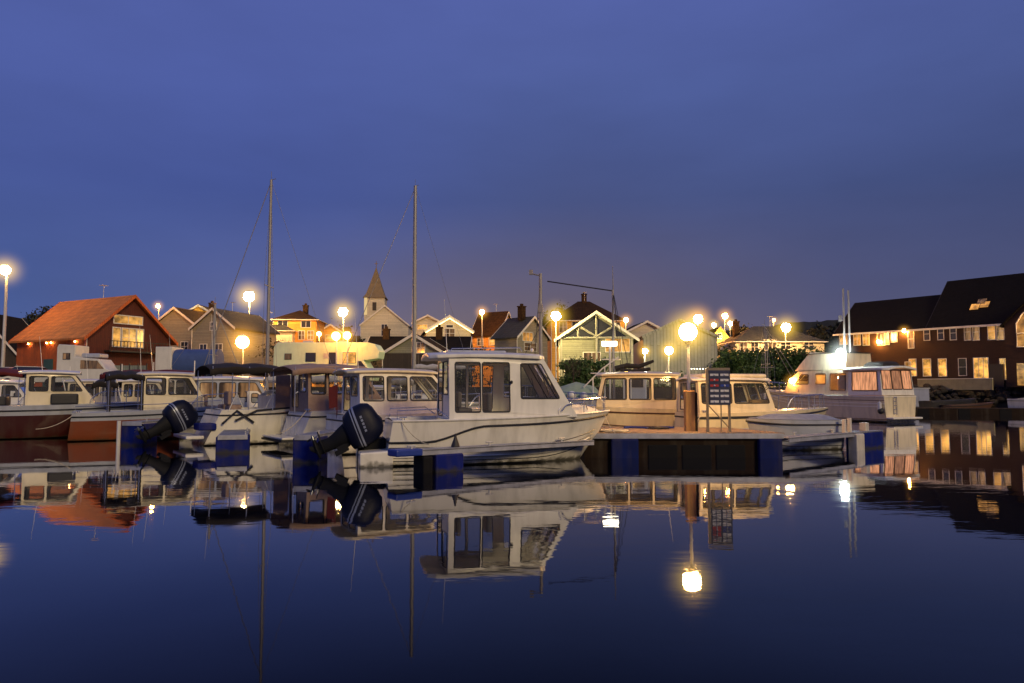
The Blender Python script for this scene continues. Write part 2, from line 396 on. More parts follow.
def cabin(parent, prof, holes, wb, wt, front=None, rear=None, top=False, m=None, glass=None, frame=None, taper=0, thick=.035, fr=.016, rnd=.07, mull=None, nopane=()):
    """prof: (x,z) corners, rear-bottom, front-bottom, [front-mid..], front-top, rear-top. front / rear: list of (u0,u1,v0,v1) window holes in the front / rear faces"""
    m = m or M['gel_white']; glass = glass or GL; frame = frame or M['trim_black']
    z0 = min(p[1] for p in prof); z1 = max(p[1] for p in prof); x0 = min(p[0] for p in prof); x1 = max(p[0] for p in prof)
    def w(x, z): return (wb + (wt - wb) * (z - z0) / (z1 - z0)) * (1 - taper * max(0, (x - x0) / (x1 - x0)) ** 2)
    mb = MB(); holes = [rounded(h, rnd) for h in holes]; panes = []
    for side in (-1, 1):
        with_holes(mb, prof, holes, lambda x, z: (x, side * w(x, z), z))
        for q, h in enumerate(holes):
            panes.append(([Vector((x, side * (w(x, z) - thick * .5), z)) for x, z in h], [Vector((x, side * (w(x, z) + .004), z)) for x, z in h], q))
    n = len(prof)
    for i in range(n):
        a, b = prof[i], prof[(i + 1) % n]
        if i == 0: continue                         # open below
        if i == n - 2 and not top: continue         # roof slab goes on top
        hs = front if i == n - 3 else (rear if i == n - 1 else None)
        def fn(u, v, a=a, b=b):
            x = a[0] + (b[0] - a[0]) * v; z = a[1] + (b[1] - a[1]) * v
            return (x, u * w(x, z), z)
        rects = [[(h[0], h[2]), (h[1], h[2]), (h[1], h[3]), (h[0], h[3])] for h in (hs or [])]
        rects = [rounded(r_, .05) for r_ in rects]
        with_holes(mb, [(-1, 0), (1, 0), (1, 1), (-1, 1)], rects, fn)
        for r_ in rects:
            P = [Vector(fn(u, v)) for u, v in r_]; panes.append((P, P, 99))
    mb.build('cabin', m, parent, solid=thick, bevel=.008)
    for ins, outl, q in panes:
        if q in nopane: continue
        g = MB(); g.add(ins, [tuple(range(len(ins)))]); wn = g.build('window', glass, parent)
        f = MB(); f.tube(outl, fr, 5, closed=True); f.build('frame', frame, wn, smooth=True)

def roof(parent, x0, x1, hw, z, th=.08, camber=.08, m=None, rise=0, front_w=None, name='roof', rnd=.25, back_w=None):
    """rounded, cambered roof slab"""
    nx, ny = 16, 10; top = []; bot = []
    fw = hw if front_w is None else front_w; bw = hw if back_w is None else back_w
    for i in range(nx + 1):
        t = i / nx; x = x0 + (x1 - x0) * t
        e = min(t, 1 - t) * (x1 - x0); k = 1.0 if e > rnd else math.sqrt(max(0, 1 - ((rnd - e) / rnd) ** 2)) * .35 + .65
        wv = (hw + (fw - hw) * max(0, t * 2 - 1) + (bw - hw) * max(0, 1 - t * 2)) * (1 - (1 - k) * .6)
        top.append([Vector((x, wv * (2 * j / ny - 1), z + rise * t + camber * (1 - (2 * j / ny - 1) ** 2) + .04 * (1 - (2 * t - 1) ** 2))) for j in range(ny + 1)])
    mb = MB()
    for g, dz in ((top, 0), (top, -th)):
        for i in range(nx):
            for j in range(ny):
                mb.add([g[a][b] + Vector((0, 0, dz)) for a, b in ((i, j), (i + 1, j), (i + 1, j + 1), (i, j + 1))], [(0, 1, 2, 3)])
    ed = [(i, 0) for i in range(nx + 1)] + [(nx, j) for j in range(1, ny + 1)] + [(i, ny) for i in range(nx - 1, -1, -1)] + [(0, j) for j in range(ny - 1, 0, -1)]
    for a, b in zip(ed, ed[1:] + ed[:1]):
        p, q = top[a[0]][a[1]], top[b[0]][b[1]]; d = Vector((0, 0, -th)); mb.add([p, q, q + d, p + d], [(0, 1, 2, 3)])
    return mb.build(name, m or M['gel_white'], parent, smooth=True, bevel=.02)

def rail_run(parent, H, t0, t1, h=.5, n=5, inset=.08, r=.013, close=False, name='handrail'):
    mb = MB(); pts = {}
    for side in (-1, 1):
        P = []
        for i in range(13):
            t = t0 + (t1 - t0) * i / 12; p = H.pt(t, 1, side); p.y -= side * inset; p.x -= .05
            q = p.copy(); q.z += h * min(1, (i + .6) / 2.0); P.append(q)
            if i % max(1, 12 // n) == 0: mb.tube([p, q], r * .85, 5)
        pts[side] = P; mb.tube(P, r, 6)
    if close: mb.tube([pts[-1][-1], (pts[-1][-1] + pts[1][-1]) / 2 + Vector((.07, 0, 0)), pts[1][-1]], r, 6)
    return mb.build(name, M['steel'], parent, smooth=True)

def fender(parent, H, t, side=-1, m=None, L=.5, r=.1, drop=.35):
    p = H.pt(t, 1, side); mb = MB()
    c = (p.x, p.y + side * (r * .9), p.z - drop)
    mb.lathe([(.01, L / 2 + .05), (.03, L / 2 + .02), (r, L / 2 - .07), (r, -L / 2 + .07), (.04, -L / 2)], c, 12)
    mb.tube([(c[0], c[1], c[2] + L / 2), (p.x, p.y, p.z + .02)], .008, 4)
    mb.build('fender', m or M['fender'], parent, smooth=True)

def outboard(parent, loc, tilt=60, s=1.0, steer=0, cowl_mat=None, cs=1.18, ls=.74):
    """upright: leg down -z, cowl up; tilts aft about the clamp"""
    mt = Matrix.Translation(loc) @ Matrix.Identity(4) @ Matrix.Rotation(R(steer), 4, 'Z') @ Matrix.Rotation(R(tilt), 4, 'Y') @ Matrix.Scale(s, 4)
    b = MB()   # bracket + leg + gearcase
    b.box(-.02, .10, -.15, .15, -.42, .05); b.box(-.1, .02, -.11, .11, -.3, .12)
    rings = []
    for z, x, lx, ly in ((.2, -.28, .3, .19), (.0, -.27, .25, .16), (-.3, -.25, .19, .10), (-.5, -.25, .16, .075), (-.86, -.27, .17, .06)):
        rings.append([(x + lx * math.cos(a), ly * math.sin(a), z) for a in (2 * math.pi * j / 14 for j in range(14))])
    b.loft(rings)
    b.loft([[(x + lx * math.cos(a), ly * math.sin(a), z) for a in (2 * math.pi * j / 14 for j in range(14))] for z, x, lx, ly in ((-.74, -.36, .3, .13), (-.765, -.36, .31, .135))])
    b.loft([[(x, .0 + rr * math.cos(a), -.98 + rr * math.sin(a)) for a in (2 * math.pi * j / 12 for j in range(12))] for x, rr in ((-.02, .015), (-.08, .06), (-.2, .085), (-.42, .08), (-.52, .055))])
    b.loft([[(x + lx * math.cos(a), .02 * math.sin(a), z) for a in (2 * math.pi * j / 10 for j in range(10))] for z, x, lx in ((-1.0, -.25, .12), (-1.22, -.36, .06))])
    b.loft([[(x + lx * math.cos(a), .03 * math.sin(a), z) for a in (2 * math.pi * j / 10 for j in range(10))] for z, x, lx in ((-.8, -.27, .16), (-1.0, -.25, .15))])
    b.v = [(x, y, z * ls if z < 0 else z) for x, y, z in b.v]
    b.xf(mt); mc = mt @ Matrix.Translation((-.27, 0, .16)) @ Matrix.Scale(cs, 4) @ Matrix.Translation((.27, 0, -.16)); root = b.build('outboard_motor', M['leg_black'], parent, smooth=True)
    c = MB(); rings = []
    for z, x, lx, ly in ((.16, -.27, .27, .17), (.2, -.28, .37, .24), (.35, -.30, .42, .27), (.55, -.31, .44, .28), (.74, -.32, .42, .265), (.88, -.33, .35, .22), (.95, -.34, .24, .15), (.975, -.34, .08, .05)):
        rg = []
        for j in range(24):
            a = 2 * math.pi * j / 24; ca, sa = math.cos(a), math.sin(a)
            rg.append((x + lx * math.copysign(abs(ca) ** .7, ca), ly * math.copysign(abs(sa) ** .7, sa), z + .05 * ca * (z > .5)))
        rings.append(rg)
    c.loft(rings); c.xf(mc); cw = c.build('cowl', cowl_mat or M['cowl'], root, smooth=True, angle=60)
    st = MB()
    for zz, wd in ((.40, .012), (.47, .022)):
        st.loft([[(-.305 + (.445 if zz > .4 else .435) * math.copysign(abs(math.cos(a)) ** .7, math.cos(a)), .285 * math.copysign(abs(math.sin(a)) ** .7, math.sin(a)), zz + dz + .0) for a in (2 * math.pi * j / 24 for j in range(24))] for dz in (-wd, wd)], cap=False)
    # small bright emblem blocks on both flanks
    for sd in (-1, 1):
        for k in range(5):
            x = -.5 + k * .075; st.box(x, x + .05, sd * .284 - .006, sd * .284 + .006, .575, .625)
    st.xf(mc); st.build('decal_band', M['cowl_trim'], root, smooth=True)
    p = MB()
    for k in range(3):
        a = 2 * math.pi * k / 3
        pl = [(-.56, .05, -.02), (-.58, .14, -.09), (-.56, .19, .0), (-.53, .15, .08), (-.55, .05, .03)]
        q = [(x, y * math.cos(a) - z * math.sin(a), -.98 + y * math.sin(a) + z * math.cos(a)) for x, y, z in pl]
        q2 = [(x - .012, y, z) for x, y, z in q]
        p.add(q + q2, [(0, 1, 2, 3, 4), (9, 8, 7, 6, 5)] + [(i, i + 5, (i + 1) % 5 + 5, (i + 1) % 5) for i in range(5)])
    p.loft([[(x, rr * math.cos(a), -.98 + rr * math.sin(a)) for a in (2 * math.pi * j / 10 for j in range(10))] for x, rr in ((-.51, .05), (-.62, .035), (-.64, .01))])
    p.v = [(x, y, z + .98 * (1 - ls)) for x, y, z in p.v]
    p.xf(mt); p.build('propeller', M['prop'], root, smooth=True)

def mooring(parent, a, b, sag=.15, r=.011):
    a, b = Vector(a), Vector(b); mb = MB()
    mb.tube([a.lerp(b, i / 8) - Vector((0, 0, sag * 4 * (i / 8) * (1 - i / 8))) for i in range(9)], r, 5)
    mb.build('mooring_rope', M['rope'], parent, smooth=True)

def cleat(parent, x, y, z, m=None):
    mb = MB(); mb.tube([(x - .1, y, z + .07), (x + .1, y, z + .07)], .014, 6); mb.tube([(x - .03, y, z), (x - .03, y, z + .07)], .012, 5); mb.tube([(x + .03, y, z), (x + .03, y, z + .07)], .012, 5)
    mb.build('cleat', m or M['steel'], parent, smooth=True)

def antenna(parent, x, y, z, h=1.6, lean=0):
    mb = MB(); mb.tube([(x, y, z), (x - lean, y, z + h)], .012, 5, r2=.004); mb.build('antenna', M['gel_white'], parent, smooth=True)

def canopy(parent, x0, x1, hw, z, m, rise=.0, posts=None, zb=.9, valance=.22, wave=.02, name='canopy'):
    nx, ny = 14, 10; g = []
    for i in range(nx + 1):
        t = i / nx; row = []
        for j in range(ny + 1):
            u = 2 * j / ny - 1
            sagx = -.05 * math.sin(t * math.pi * 3) ** 2
            zz = z + rise * t + .16 * (1 - u * u) + sagx - (.12 * max(0, 1 - min(t, 1 - t) * 8))
            row.append(Vector((x0 + (x1 - x0) * t, hw * u, zz)))
        g.append(row)
    mb = MB()
    for i in range(nx):
        for j in range(ny): mb.add([g[i][j], g[i + 1][j], g[i + 1][j + 1], g[i][j + 1]], [(0, 1, 2, 3)])
        for j in (0, ny):
            d1 = Vector((0, 0, -valance * (1 + .10 * math.sin(i * 1.7)))); d2 = Vector((0, 0, -valance * (1 + .10 * math.sin((i + 1) * 1.7))))
            mb.add([g[i][j], g[i + 1][j], g[i + 1][j] + d2, g[i][j] + d1], [(0, 1, 2, 3)])
    mb.build(name, m, parent, smooth=True, solid=.012, angle=60)
    p = MB()
    for x in (posts if posts is not None else (x0 + .1, (x0 + x1) / 2, x1 - .1)):
        for sd in (-1, 1): p.tube([(x, sd * hw * .97, zb), (x, sd * hw * .97, z + rise * (x - x0) / (x1 - x0))], .016, 6)
    p.build('canopy_frame', M['alu'], parent, smooth=True)

def cabin_boat(label, loc, heading, L=6, B=2.2, fs=.75, fb=1.1, cab=(1.2, 3.6), roofz=2.2, gap=.35, top='gel_white', low=None, split=.35, group=None, name='cabin_boat',
               windows=3, glass=None, rmat=None, motor=None, canv=None, rail=(.62, .97), rake=.8, wmat=None, stripes=None, ant=None, front_len=.7, fend=(), rub='trim_black', wsc=.45, cabw=.72, tr=.1):
    t = thing(name, label, 'boat', loc, heading, group)
    H = Hull(L, B, fs, fb, tr=tr); H.build(t, M[top], M[low or top], split=split, cockpit=(.05, max(.12, cab[0] / L)), rail_mat=M[rub])
    x0, x1 = cab; z0 = H.deckz(x0) - .02; hw = B / 2 * cabw
    zr = roofz
    prof = [(x0, z0), (x1 + front_len, z0), (x1 + front_len * .75, z0 + (zr - z0) * .30), (x1, zr), (x0, zr)]
    wz0, wz1 = z0 + (zr - z0) * wsc, zr - .12
    holes = []; W = x1 - x0; n = windows
    for i in range(n):
        a = x0 + .1 + (W - .1) * i / n; b = x0 + .1 + (W - .1) * (i + 1) / n - .1
        k = 0
        if i == n - 1:
            fx = lambda z: x1 + front_len * .75 * (zr - z) / ((zr - z0) * .70)
            holes.append([(a, wz0), (fx(wz0) - .14, wz0), (fx(wz1) - .14, wz1), (a, wz1)])
        else: holes.append([(a, wz0), (b, wz0), (b, wz1), (a, wz1)])
    cabin(t, prof, holes, hw, hw * .88, front=[(-.88, -.06, .15, .88), (.06, .88, .15, .88)], rear=[(-.75, -.08, .10, .55), (.05, .75, .10, .9)], m=M[wmat or top] , glass=glass, taper=.12)
    roof(t, x0 - gap, x1 + .22, hw * .98, zr + .02, m=rmat and M[rmat] or M['gel_white'], th=.07)
    if rail: rail_run(t, H, rail[0], rail[1], h=.45, close=True)
    if motor: outboard(t, (-.12, 0, fs - .1), tilt=motor[0], s=motor[1])
    if canv: canopy(t, canv[0], canv[1], hw * 1.05, canv[2], M[canv[3]], zb=fs)
    if stripes:
        for h, mm, r in stripes: strakes(H, t, [h], M[mm], r)
    if ant: antenna(t, x0 + .4, hw * .6, zr + .05, ant, .15)
    for tt in fend: fender(t, H, tt)
    cleat(t, L * .9, 0, H.deckz(L * .9) + .02)
    mooring(t, (L * .93, .05, H.deckz(L * .93) + .04), (L + 1.1, .6, .62), .12); mooring(t, (.25, -B * .42, fs + .02), (-.9, -B * .75, .5), .14)
    cleat(t, .3, -B * .42, fs)
    return t, H
# ------------------------------------------------------------------ houses
def gable_wall(mb, w, l, eave, ridge):
    mb.add([(0, 0, 0), (w, 0, 0), (w, 0, eave), (w / 2, 0, ridge), (0, 0, eave)], [(0, 1, 2, 3, 4)])
    mb.add([(0, l, 0), (w, l, 0), (w, l, eave), (w / 2, l, ridge), (0, l, eave)], [(4, 3, 2, 1, 0)])
    mb.add([(0, 0, 0), (0, l, 0), (0, l, eave), (0, 0, eave)], [(0, 1, 2, 3)])
    mb.add([(w, 0, 0), (w, l, 0), (w, l, eave), (w, 0, eave)], [(3, 2, 1, 0)])

def window(parent, face, u, v, ww, wh, pane, dims, m_fr=None, bars=(1, 1), arch=False, d=.05):
    """face f/b (gable ends), l/r (long sides); u,v = centre on that face"""
    w, l = dims
    fr = MB(); t = .07
    fr.box(-ww / 2 - t, ww / 2 + t, -d, .02, wh / 2, wh / 2 + t); fr.box(-ww / 2 - t, ww / 2 + t, -d - .03, .02, -wh / 2 - t, -wh / 2)
    fr.box(-ww / 2 - t, -ww / 2, -d, .02, -wh / 2, wh / 2); fr.box(ww / 2, ww / 2 + t, -d, .02, -wh / 2, wh / 2)
    for i in range(bars[0]):
        x = -ww / 2 + ww * (i + 1) / (bars[0] + 1); fr.box(x - .025, x + .025, -d + .01, .0, -wh / 2 + .002, wh / 2 - .002)
    for i in range(bars[1]):
        z = -wh / 2 + wh * (i + 1) / (bars[1] + 1); fr.box(-ww / 2 + .002, ww / 2 - .002, -d + .014, .0, z - .02, z + .02)
    pn = MB(); pn.box(-ww / 2 - .01, ww / 2 + .01, -.022, -.006, -wh / 2 - .01, wh / 2 + .01)
    if arch:
        fr.loft([[(math.cos(a) * (ww / 2 + t), y, wh / 2 + math.sin(a) * ww * .32 + .05) for a in (math.pi * j / 10 for j in range(11))] for y in (-d, 0)])
    T = {'f': Matrix.Translation((u, 0, v)), 'b': Matrix.Translation((u, l, v)) @ Matrix.Rotation(math.pi, 4, 'Z'),
         'l': Matrix.Translation((0, u, v)) @ Matrix.Rotation(-math.pi / 2, 4, 'Z'), 'r': Matrix.Translation((w, u, v)) @ Matrix.Rotation(math.pi / 2, 4, 'Z')}[face]
    o = fr.build('window', m_fr or M['trim_white'], parent); o.matrix_local = T
    p = pn.build('pane', pane, o)
    return o

def house(name, label, cat, loc, rz, w, l, eave, ridge, wall, roofm, wins=(), hip=False, over=.35, chim=None, trim='trim_white', group=None, base=None, frm=None):
    """loc = front-left corner of the gable front (local x along the front, y back)"""
    t = thing(name, label, cat, loc, rz, group)
    wl = MB()
    if hip: wl.box(0, w, 0, l, 0, eave)
    else: gable_wall(wl, w, l, eave, ridge)
    wl.build('wall', M[wall], t)
    if base:
        bs = MB(); bs.box(-.04, w + .04, -.04, l + .04, -.5, base); bs.build('foundation', M['concrete'], t)
    r = MB(); th = .16
    if hip:
        a = -over; k = min(w, l) / 2 * .95
        if l >= w: r1, r2 = (w / 2, k), (w / 2, l - k)
        else: r1, r2 = (k, l / 2), (w - k, l / 2)
        e0 = eave - .05
        P = [(a, a, e0), (w - a, a, e0), (w - a, l - a, e0), (a, l - a, e0), (*r1, ridge), (*r2, ridge)]
        fs = [(0, 1, 4), (1, 2, 5, 4), (2, 3, 5), (3, 0, 4, 5)] if l >= w else [(3, 0, 4), (0, 1, 5, 4), (1, 2, 5), (2, 3, 4, 5)]
        r.add(P, fs); r.add([(x, y, z - .02) for x, y, z in P[:4]], [(3, 2, 1, 0)])
        rf = r.build('roof', M[roofm], t)
        g = MB()
        for i in range(4): g.tube([Vector(P[i]) - Vector((0, 0, .06)), Vector(P[(i + 1) % 4]) - Vector((0, 0, .06))], .07, 6)
        g.build('gutter', M[trim], t)
    else:
        s = (ridge - eave) / (w / 2)
        for sg in (-1, 1):
            xe = w / 2 + sg * (w / 2 + over); ze = eave - s * over + .02
            r.add([(xe, -over, ze), (w / 2, -over, ridge + .02), (w / 2, l + over, ridge + .02), (xe, l + over, ze),
                   (xe, -over, ze + th), (w / 2, -over, ridge + th + .02), (w / 2, l + over, ridge + th + .02), (xe, l + over, ze + th)],
                  [(0, 1, 2, 3), (7, 6, 5, 4), (0, 4, 5, 1), (3, 2, 6, 7), (0, 3, 7, 4)])
        rf = r.build('roof', M[roofm], t)
        g = MB()
        for y in (-over - .05, l + over + .002):
            for sg in (-1, 1):
                xe = w / 2 + sg * (w / 2 + over); ze = eave - s * over
                g.add([(xe, y, ze - .08), (w / 2, y, ridge - .08), (w / 2, y, ridge + th + .05), (xe, y, ze + th + .05),
                       (xe, y + .045, ze - .08), (w / 2, y + .045, ridge - .08), (w / 2, y + .045, ridge + th + .05), (xe, y + .045, ze + th + .05)],
                      [(0, 1, 2, 3), (7, 6, 5, 4), (0, 4, 5, 1), (3, 2, 6, 7), (0, 3, 7, 4)])
        g.build('bargeboard', M[trim], t)
    if wall not in ('metal_clad', 'brick') and l > 3:
        q = MB(); q.tube([(-.07, -.07, eave - .1), (-.07, -.07, .1)], .045, 5); q.build('downpipe', M[trim], t)
        if len(label) % 2:
            q = MB(); ax, ay = w * .5, l * .4; q.tube([(ax, ay, ridge - .1), (ax, ay, ridge + 1.3)], .022, 4)
            for k in range(4): q.tube([(ax - .3, ay - .2 + .15 * k, ridge + 1.25), (ax + .3, ay - .2 + .15 * k, ridge + 1.25)], .014, 4)
            q.tube([(ax, ay - .3, ridge + 1.25), (ax, ay + .35, ridge + 1.25)], .016, 4); q.build('aerial', M['galv'], t)
    for wi in wins:
        window(t, wi[0], wi[1], wi[2], wi[3], wi[4], wi[5], (w, l), bars=wi[6] if len(wi) > 6 else (1, 1), m_fr=M[frm] if frm else None)
    for c in (chim or []):
        q = MB(); q.box(c[0] - .35, c[0] + .35, c[1] - .35, c[1] + .35, c[2], c[3]); q.box(c[0] - .42, c[0] + .42, c[1] - .42, c[1] + .42, c[3], c[3] + .12)
        q.box(c[0] - .15, c[0] + .15, c[1] - .15, c[1] + .15, c[3] + .12, c[3] + .4)
        q.build('chimney', M['roof_brown'], rf)
    return t

# ------------------------------------------------------------------ lamps
def glow_mat(name, col, strength):
    m = bpy.data.materials.new(name); m.use_nodes = True
    N = m.node_tree.nodes; b = N['Principled BSDF']
    b.inputs['Base Color'].default_value = (.8, .8, .8, 1); b.inputs['Emission Color'].default_value = (*col, 1); b.inputs['Emission Strength'].default_value = strength
    return m
def halo_mat(name, col, k):
    """painted lamp halo: emission falling off from the lamp centre (object space radius 1)"""
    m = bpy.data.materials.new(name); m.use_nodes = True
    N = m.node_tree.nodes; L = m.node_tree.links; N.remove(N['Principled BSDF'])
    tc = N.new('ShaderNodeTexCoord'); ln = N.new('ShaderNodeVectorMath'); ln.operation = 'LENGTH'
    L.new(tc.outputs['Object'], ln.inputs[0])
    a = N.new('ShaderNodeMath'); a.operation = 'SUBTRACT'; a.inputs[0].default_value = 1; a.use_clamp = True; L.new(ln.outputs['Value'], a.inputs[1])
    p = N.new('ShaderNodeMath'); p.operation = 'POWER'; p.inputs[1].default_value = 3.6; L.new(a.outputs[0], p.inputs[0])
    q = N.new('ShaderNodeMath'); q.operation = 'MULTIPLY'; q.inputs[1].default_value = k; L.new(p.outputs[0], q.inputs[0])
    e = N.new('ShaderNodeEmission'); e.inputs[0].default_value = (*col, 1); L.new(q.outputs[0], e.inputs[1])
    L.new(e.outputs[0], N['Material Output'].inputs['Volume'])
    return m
GLOB = {}
LAMPK = 6.5
def lamp_mats(kind):
    if kind not in GLOB:
        col, s = {'warm': ((1, .52, .15), 1), 'orange': ((1, .38, .06), 1), 'white': ((1, .93, .72), 1), 'cold': ((.86, 1, .95), 1), 'yellow': ((1, .72, .25), 1)}[kind]
        GLOB[kind] = (col, {})
    return GLOB[kind]
def globe(parent, loc, r, kind, strength, halo=3.0, hk=1.0, name='lamp_globe'):
    col, cache = lamp_mats(kind)
    if strength not in cache: cache[strength] = glow_mat('lamp_light_%s_%d' % (kind, strength), col, strength * LAMPK)
    mb = MB(); mb.sphere((0, 0, 0), r, 12, 8); o = mb.build(name, cache[strength], parent, smooth=True); o.location = loc
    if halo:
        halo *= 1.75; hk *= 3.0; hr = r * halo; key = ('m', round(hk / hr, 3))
        if key not in cache: cache[key] = halo_mat('halo_glow', (1, .62 if kind != 'orange' else .45, .05) if kind != 'cold' else col, hk / hr)
        me = bpy.data.meshes.get('halo_ball')
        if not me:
            h = MB(); h.sphere((0, 0, 0), 1, 16, 10); ho = h.build('halo_ball', cache[key]); me = ho.data; me.name = 'halo_ball'; bpy.data.objects.remove(ho)
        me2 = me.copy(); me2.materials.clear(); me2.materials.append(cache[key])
        ho = bpy.data.objects.new('lamp_halo', me2); COL.objects.link(ho); ho.parent = o; ho.scale = (hr, hr, hr)  # emissive ball imitating the glow around the globe
    return o
def street_lamp(label, px, py, D, rpx, kind, strength, gz=2.0, group=None, halo=3.0, hk=1.0, pole=.06, arm=0):
    X, Z = Xatz(px, py, D), Zat(py, D); r = rpx / F * D
    t = thing('street_lamp', label, 'street lamp', (X, D, gz), 0, group)
    h = Z - gz; m = MB(); ax = arm
    m.tube([(ax, .25, 0), (ax, .25, h * .5), (ax, .25, h - r * .2)], pole * 1.3, 8, r2=pole * .8)
    m.lathe([(pole * 2.2, 0), (pole * 2.2, .25), (pole * 1.4, .3)], (ax, .25, 0), 10)
    m.tube([(ax, .25, h - r * .2), (ax * .4, .15, h + r * 1.05), (0, 0, h + r * 1.0)], pole * .7, 6)
    m.build('pole', M['galv'], t, smooth=True)
    c = MB(); c.lathe([(r * .62, 0), (r * .5, r * .2), (r * .1, r * .34)], (0, 0, h + r * .86), 14); c.build('lamp_hood', M['alu'], t, smooth=True)
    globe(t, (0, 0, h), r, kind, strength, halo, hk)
    return t

# ------------------------------------------------------------------ foliage
def leaves(mb, c, rad, n, size, rng, flat=1.0, box=False):
    clumps = []
    for _ in range(max(5, n // 140)):
        a = rng.uniform(0, 2 * math.pi); k = rng.random() ** .5
        if box: clumps.append(Vector((rng.uniform(-1, 1), rng.uniform(-1, 1), rng.uniform(-1, .9))))
        else: clumps.append(Vector((math.cos(a) * k, math.sin(a) * k, rng.uniform(-.8, .9) * math.sqrt(max(.1, 1 - k * k)))))
    for _ in range(n):
        cl = rng.choice(clumps); d = Vector((rng.gauss(0, .17), rng.gauss(0, .17), rng.gauss(0, .15)))
        p = Vector(((cl.x + d.x) * rad[0], (cl.y + d.y) * rad[1], (cl.z + d.z) * rad[2])) + Vector(c)
        if p.z < .02: p.z = rng.uniform(.02, .3)
        s = size * rng.uniform(.5, 1.3)
        u = Vector((rng.gauss(0, 1), rng.gauss(0, 1), rng.gauss(0, 1))).normalized(); v = u.cross(Vector((rng.gauss(0, 1), rng.gauss(0, 1), rng.gauss(0, 1)))).normalized()
        mb.add([p - u * s, p + v * s * .5, p + u * s, p - v * s * .5], [(0, 1, 2, 3)])
def hedge(label, cx, cy, gz, rx, ry, h, n=2600, size=.2, m='leaf', seed=1, rz=0):
    rng = random.Random(seed); t = thing('hedge', label, 'hedge', (cx, cy, gz), rz)
    mb = MB(); leaves(mb, (0, 0, h * .5), (rx, ry, h * .52), n, size, rng, box=True); mb.build('foliage', M[m], t)
    b = MB()
    for i in range(max(3, int(rx * 1.2))):
        x = rng.uniform(-rx, rx); y = rng.uniform(-ry, ry) * .6
        b.tube([(x, y, -.1), (x + rng.uniform(-.2, .2), y, h * .4), (x + rng.uniform(-.5, .5), y + .1, h * .85)], .05, 5, r2=.015)
    b.build('stems', M['bark'], t)
    return t
def tree(label, cx, cy, gz, h, r, n=2600, size=.25, m='leaf_dark', seed=1, bare=False, trunk_h=.35):
    rng = random.Random(seed); t = thing('tree' if not bare else 'bare_tree', label, 'tree', (cx, cy, gz))
    b = MB(); th = h * trunk_h
    b.tube([(0, 0, -.2), (.05, 0, th), (0, .05, h * .85)], .035 * h * .6, 8, r2=.03)
    for i in range(14):
        z0 = th * .8 + (h * .75 - th * .8) * i / 14; a = i * 2.4 + rng.random(); q = r * rng.uniform(.5, .95)
        e = Vector((math.cos(a) * q, math.sin(a) * q, z0 + q * .55)); mid = Vector((e.x * .5, e.y * .5, z0 + q * .2))
        b.tube([(0, 0, z0), mid, e], .045 * h * .18, 5, r2=.01)
        if bare:
            for k in range(4):
                f = e.lerp(Vector((0, 0, z0)), rng.uniform(.1, .6)); b.tube([f, f + Vector((rng.gauss(0, .3), rng.gauss(0, .3), rng.uniform(.2, .7)))], .015, 4, r2=.005)
    b.build('trunk', M['bark'], t)
    if not bare:
        mb = MB(); leaves(mb, (0, 0, h * .64), (r, r, h * .36), n, size, rng); mb.build('crown', M[m], t)
    return t
# ------------------------------------------------------------------ camera, world, light
cam = bpy.data.cameras.new('camera'); co = bpy.data.objects.new('camera', cam); COL.objects.link(co); SC.camera = co
cam.sensor_width = 36; cam.lens = F / 1024 * 36; cam.clip_end = 6000; cam.clip_start = .1
co.location = (0, 0, CAMH); co.rotation_euler = (math.pi / 2 + PITCH, 0, 0)
SC.view_settings.view_transform = 'Standard'; SC.view_settings.look = 'None'; SC.view_settings.exposure = 0
SC.cycles.max_bounces = 7; SC.cycles.volume_bounces = 0; SC.cycles.caustics_reflective = False; SC.cycles.caustics_refractive = False
SC.cycles.sample_clamp_indirect = 3

wd = bpy.data.worlds.new('World'); SC.world = wd; wd.use_nodes = True
nt = wd.node_tree; N = nt.nodes; L = nt.links; bg = N['Background']
tc = N.new('ShaderNodeTexCoord'); sp = N.new('ShaderNodeSeparateXYZ'); L.new(tc.outputs['Generated'], sp.inputs[0])
ramp = N.new('ShaderNodeValToRGB'); cr = ramp.color_ramp
stops = [(0, (.085, .118, .285)), (.10, (.068, .108, .295)), (.25, (.064, .098, .315)), (.5, (.086, .120, .380)), (1, (.05, .075, .24))]
cr.elements[0].position = 0; cr.elements[0].color = (*stops[0][1], 1); cr.elements[1].position = 1; cr.elements[1].color = (*stops[-1][1], 1)
for p_, c_ in stops[1:-1]: e = cr.elements.new(p_); e.color = (*c_, 1)
L.new(sp.outputs[2], ramp.inputs[0])
ramp2 = N.new('ShaderNodeValToRGB'); cr = ramp2.color_ramp
stops = [(0, (.088, .084, .150)), (.10, (.076, .084, .172)), (.25, (.056, .082, .220)), (.38, (.074, .108, .310)), (.5, (.092, .128, .392)), (1, (.05, .075, .24))]
cr.elements[0].position = 0; cr.elements[0].color = (*stops[0][1], 1); cr.elements[1].position = 1; cr.elements[1].color = (*stops[-1][1], 1)
for p_, c_ in stops[1:-1]: e = cr.elements.new(p_); e.color = (*c_, 1)
L.new(sp.outputs[2], ramp2.inputs[0])
azr = N.new('ShaderNodeMapRange'); azr.interpolation_type = 'SMOOTHSTEP'; azr.inputs[1].default_value = -.36; azr.inputs[2].default_value = .10; L.new(sp.outputs[0], azr.inputs[0])
rmix = N.new('ShaderNodeMix'); rmix.data_type = 'RGBA'; L.new(azr.outputs[0], rmix.inputs[0]); L.new(ramp.outputs[0], rmix.inputs[6]); L.new(ramp2.outputs[0], rmix.inputs[7])
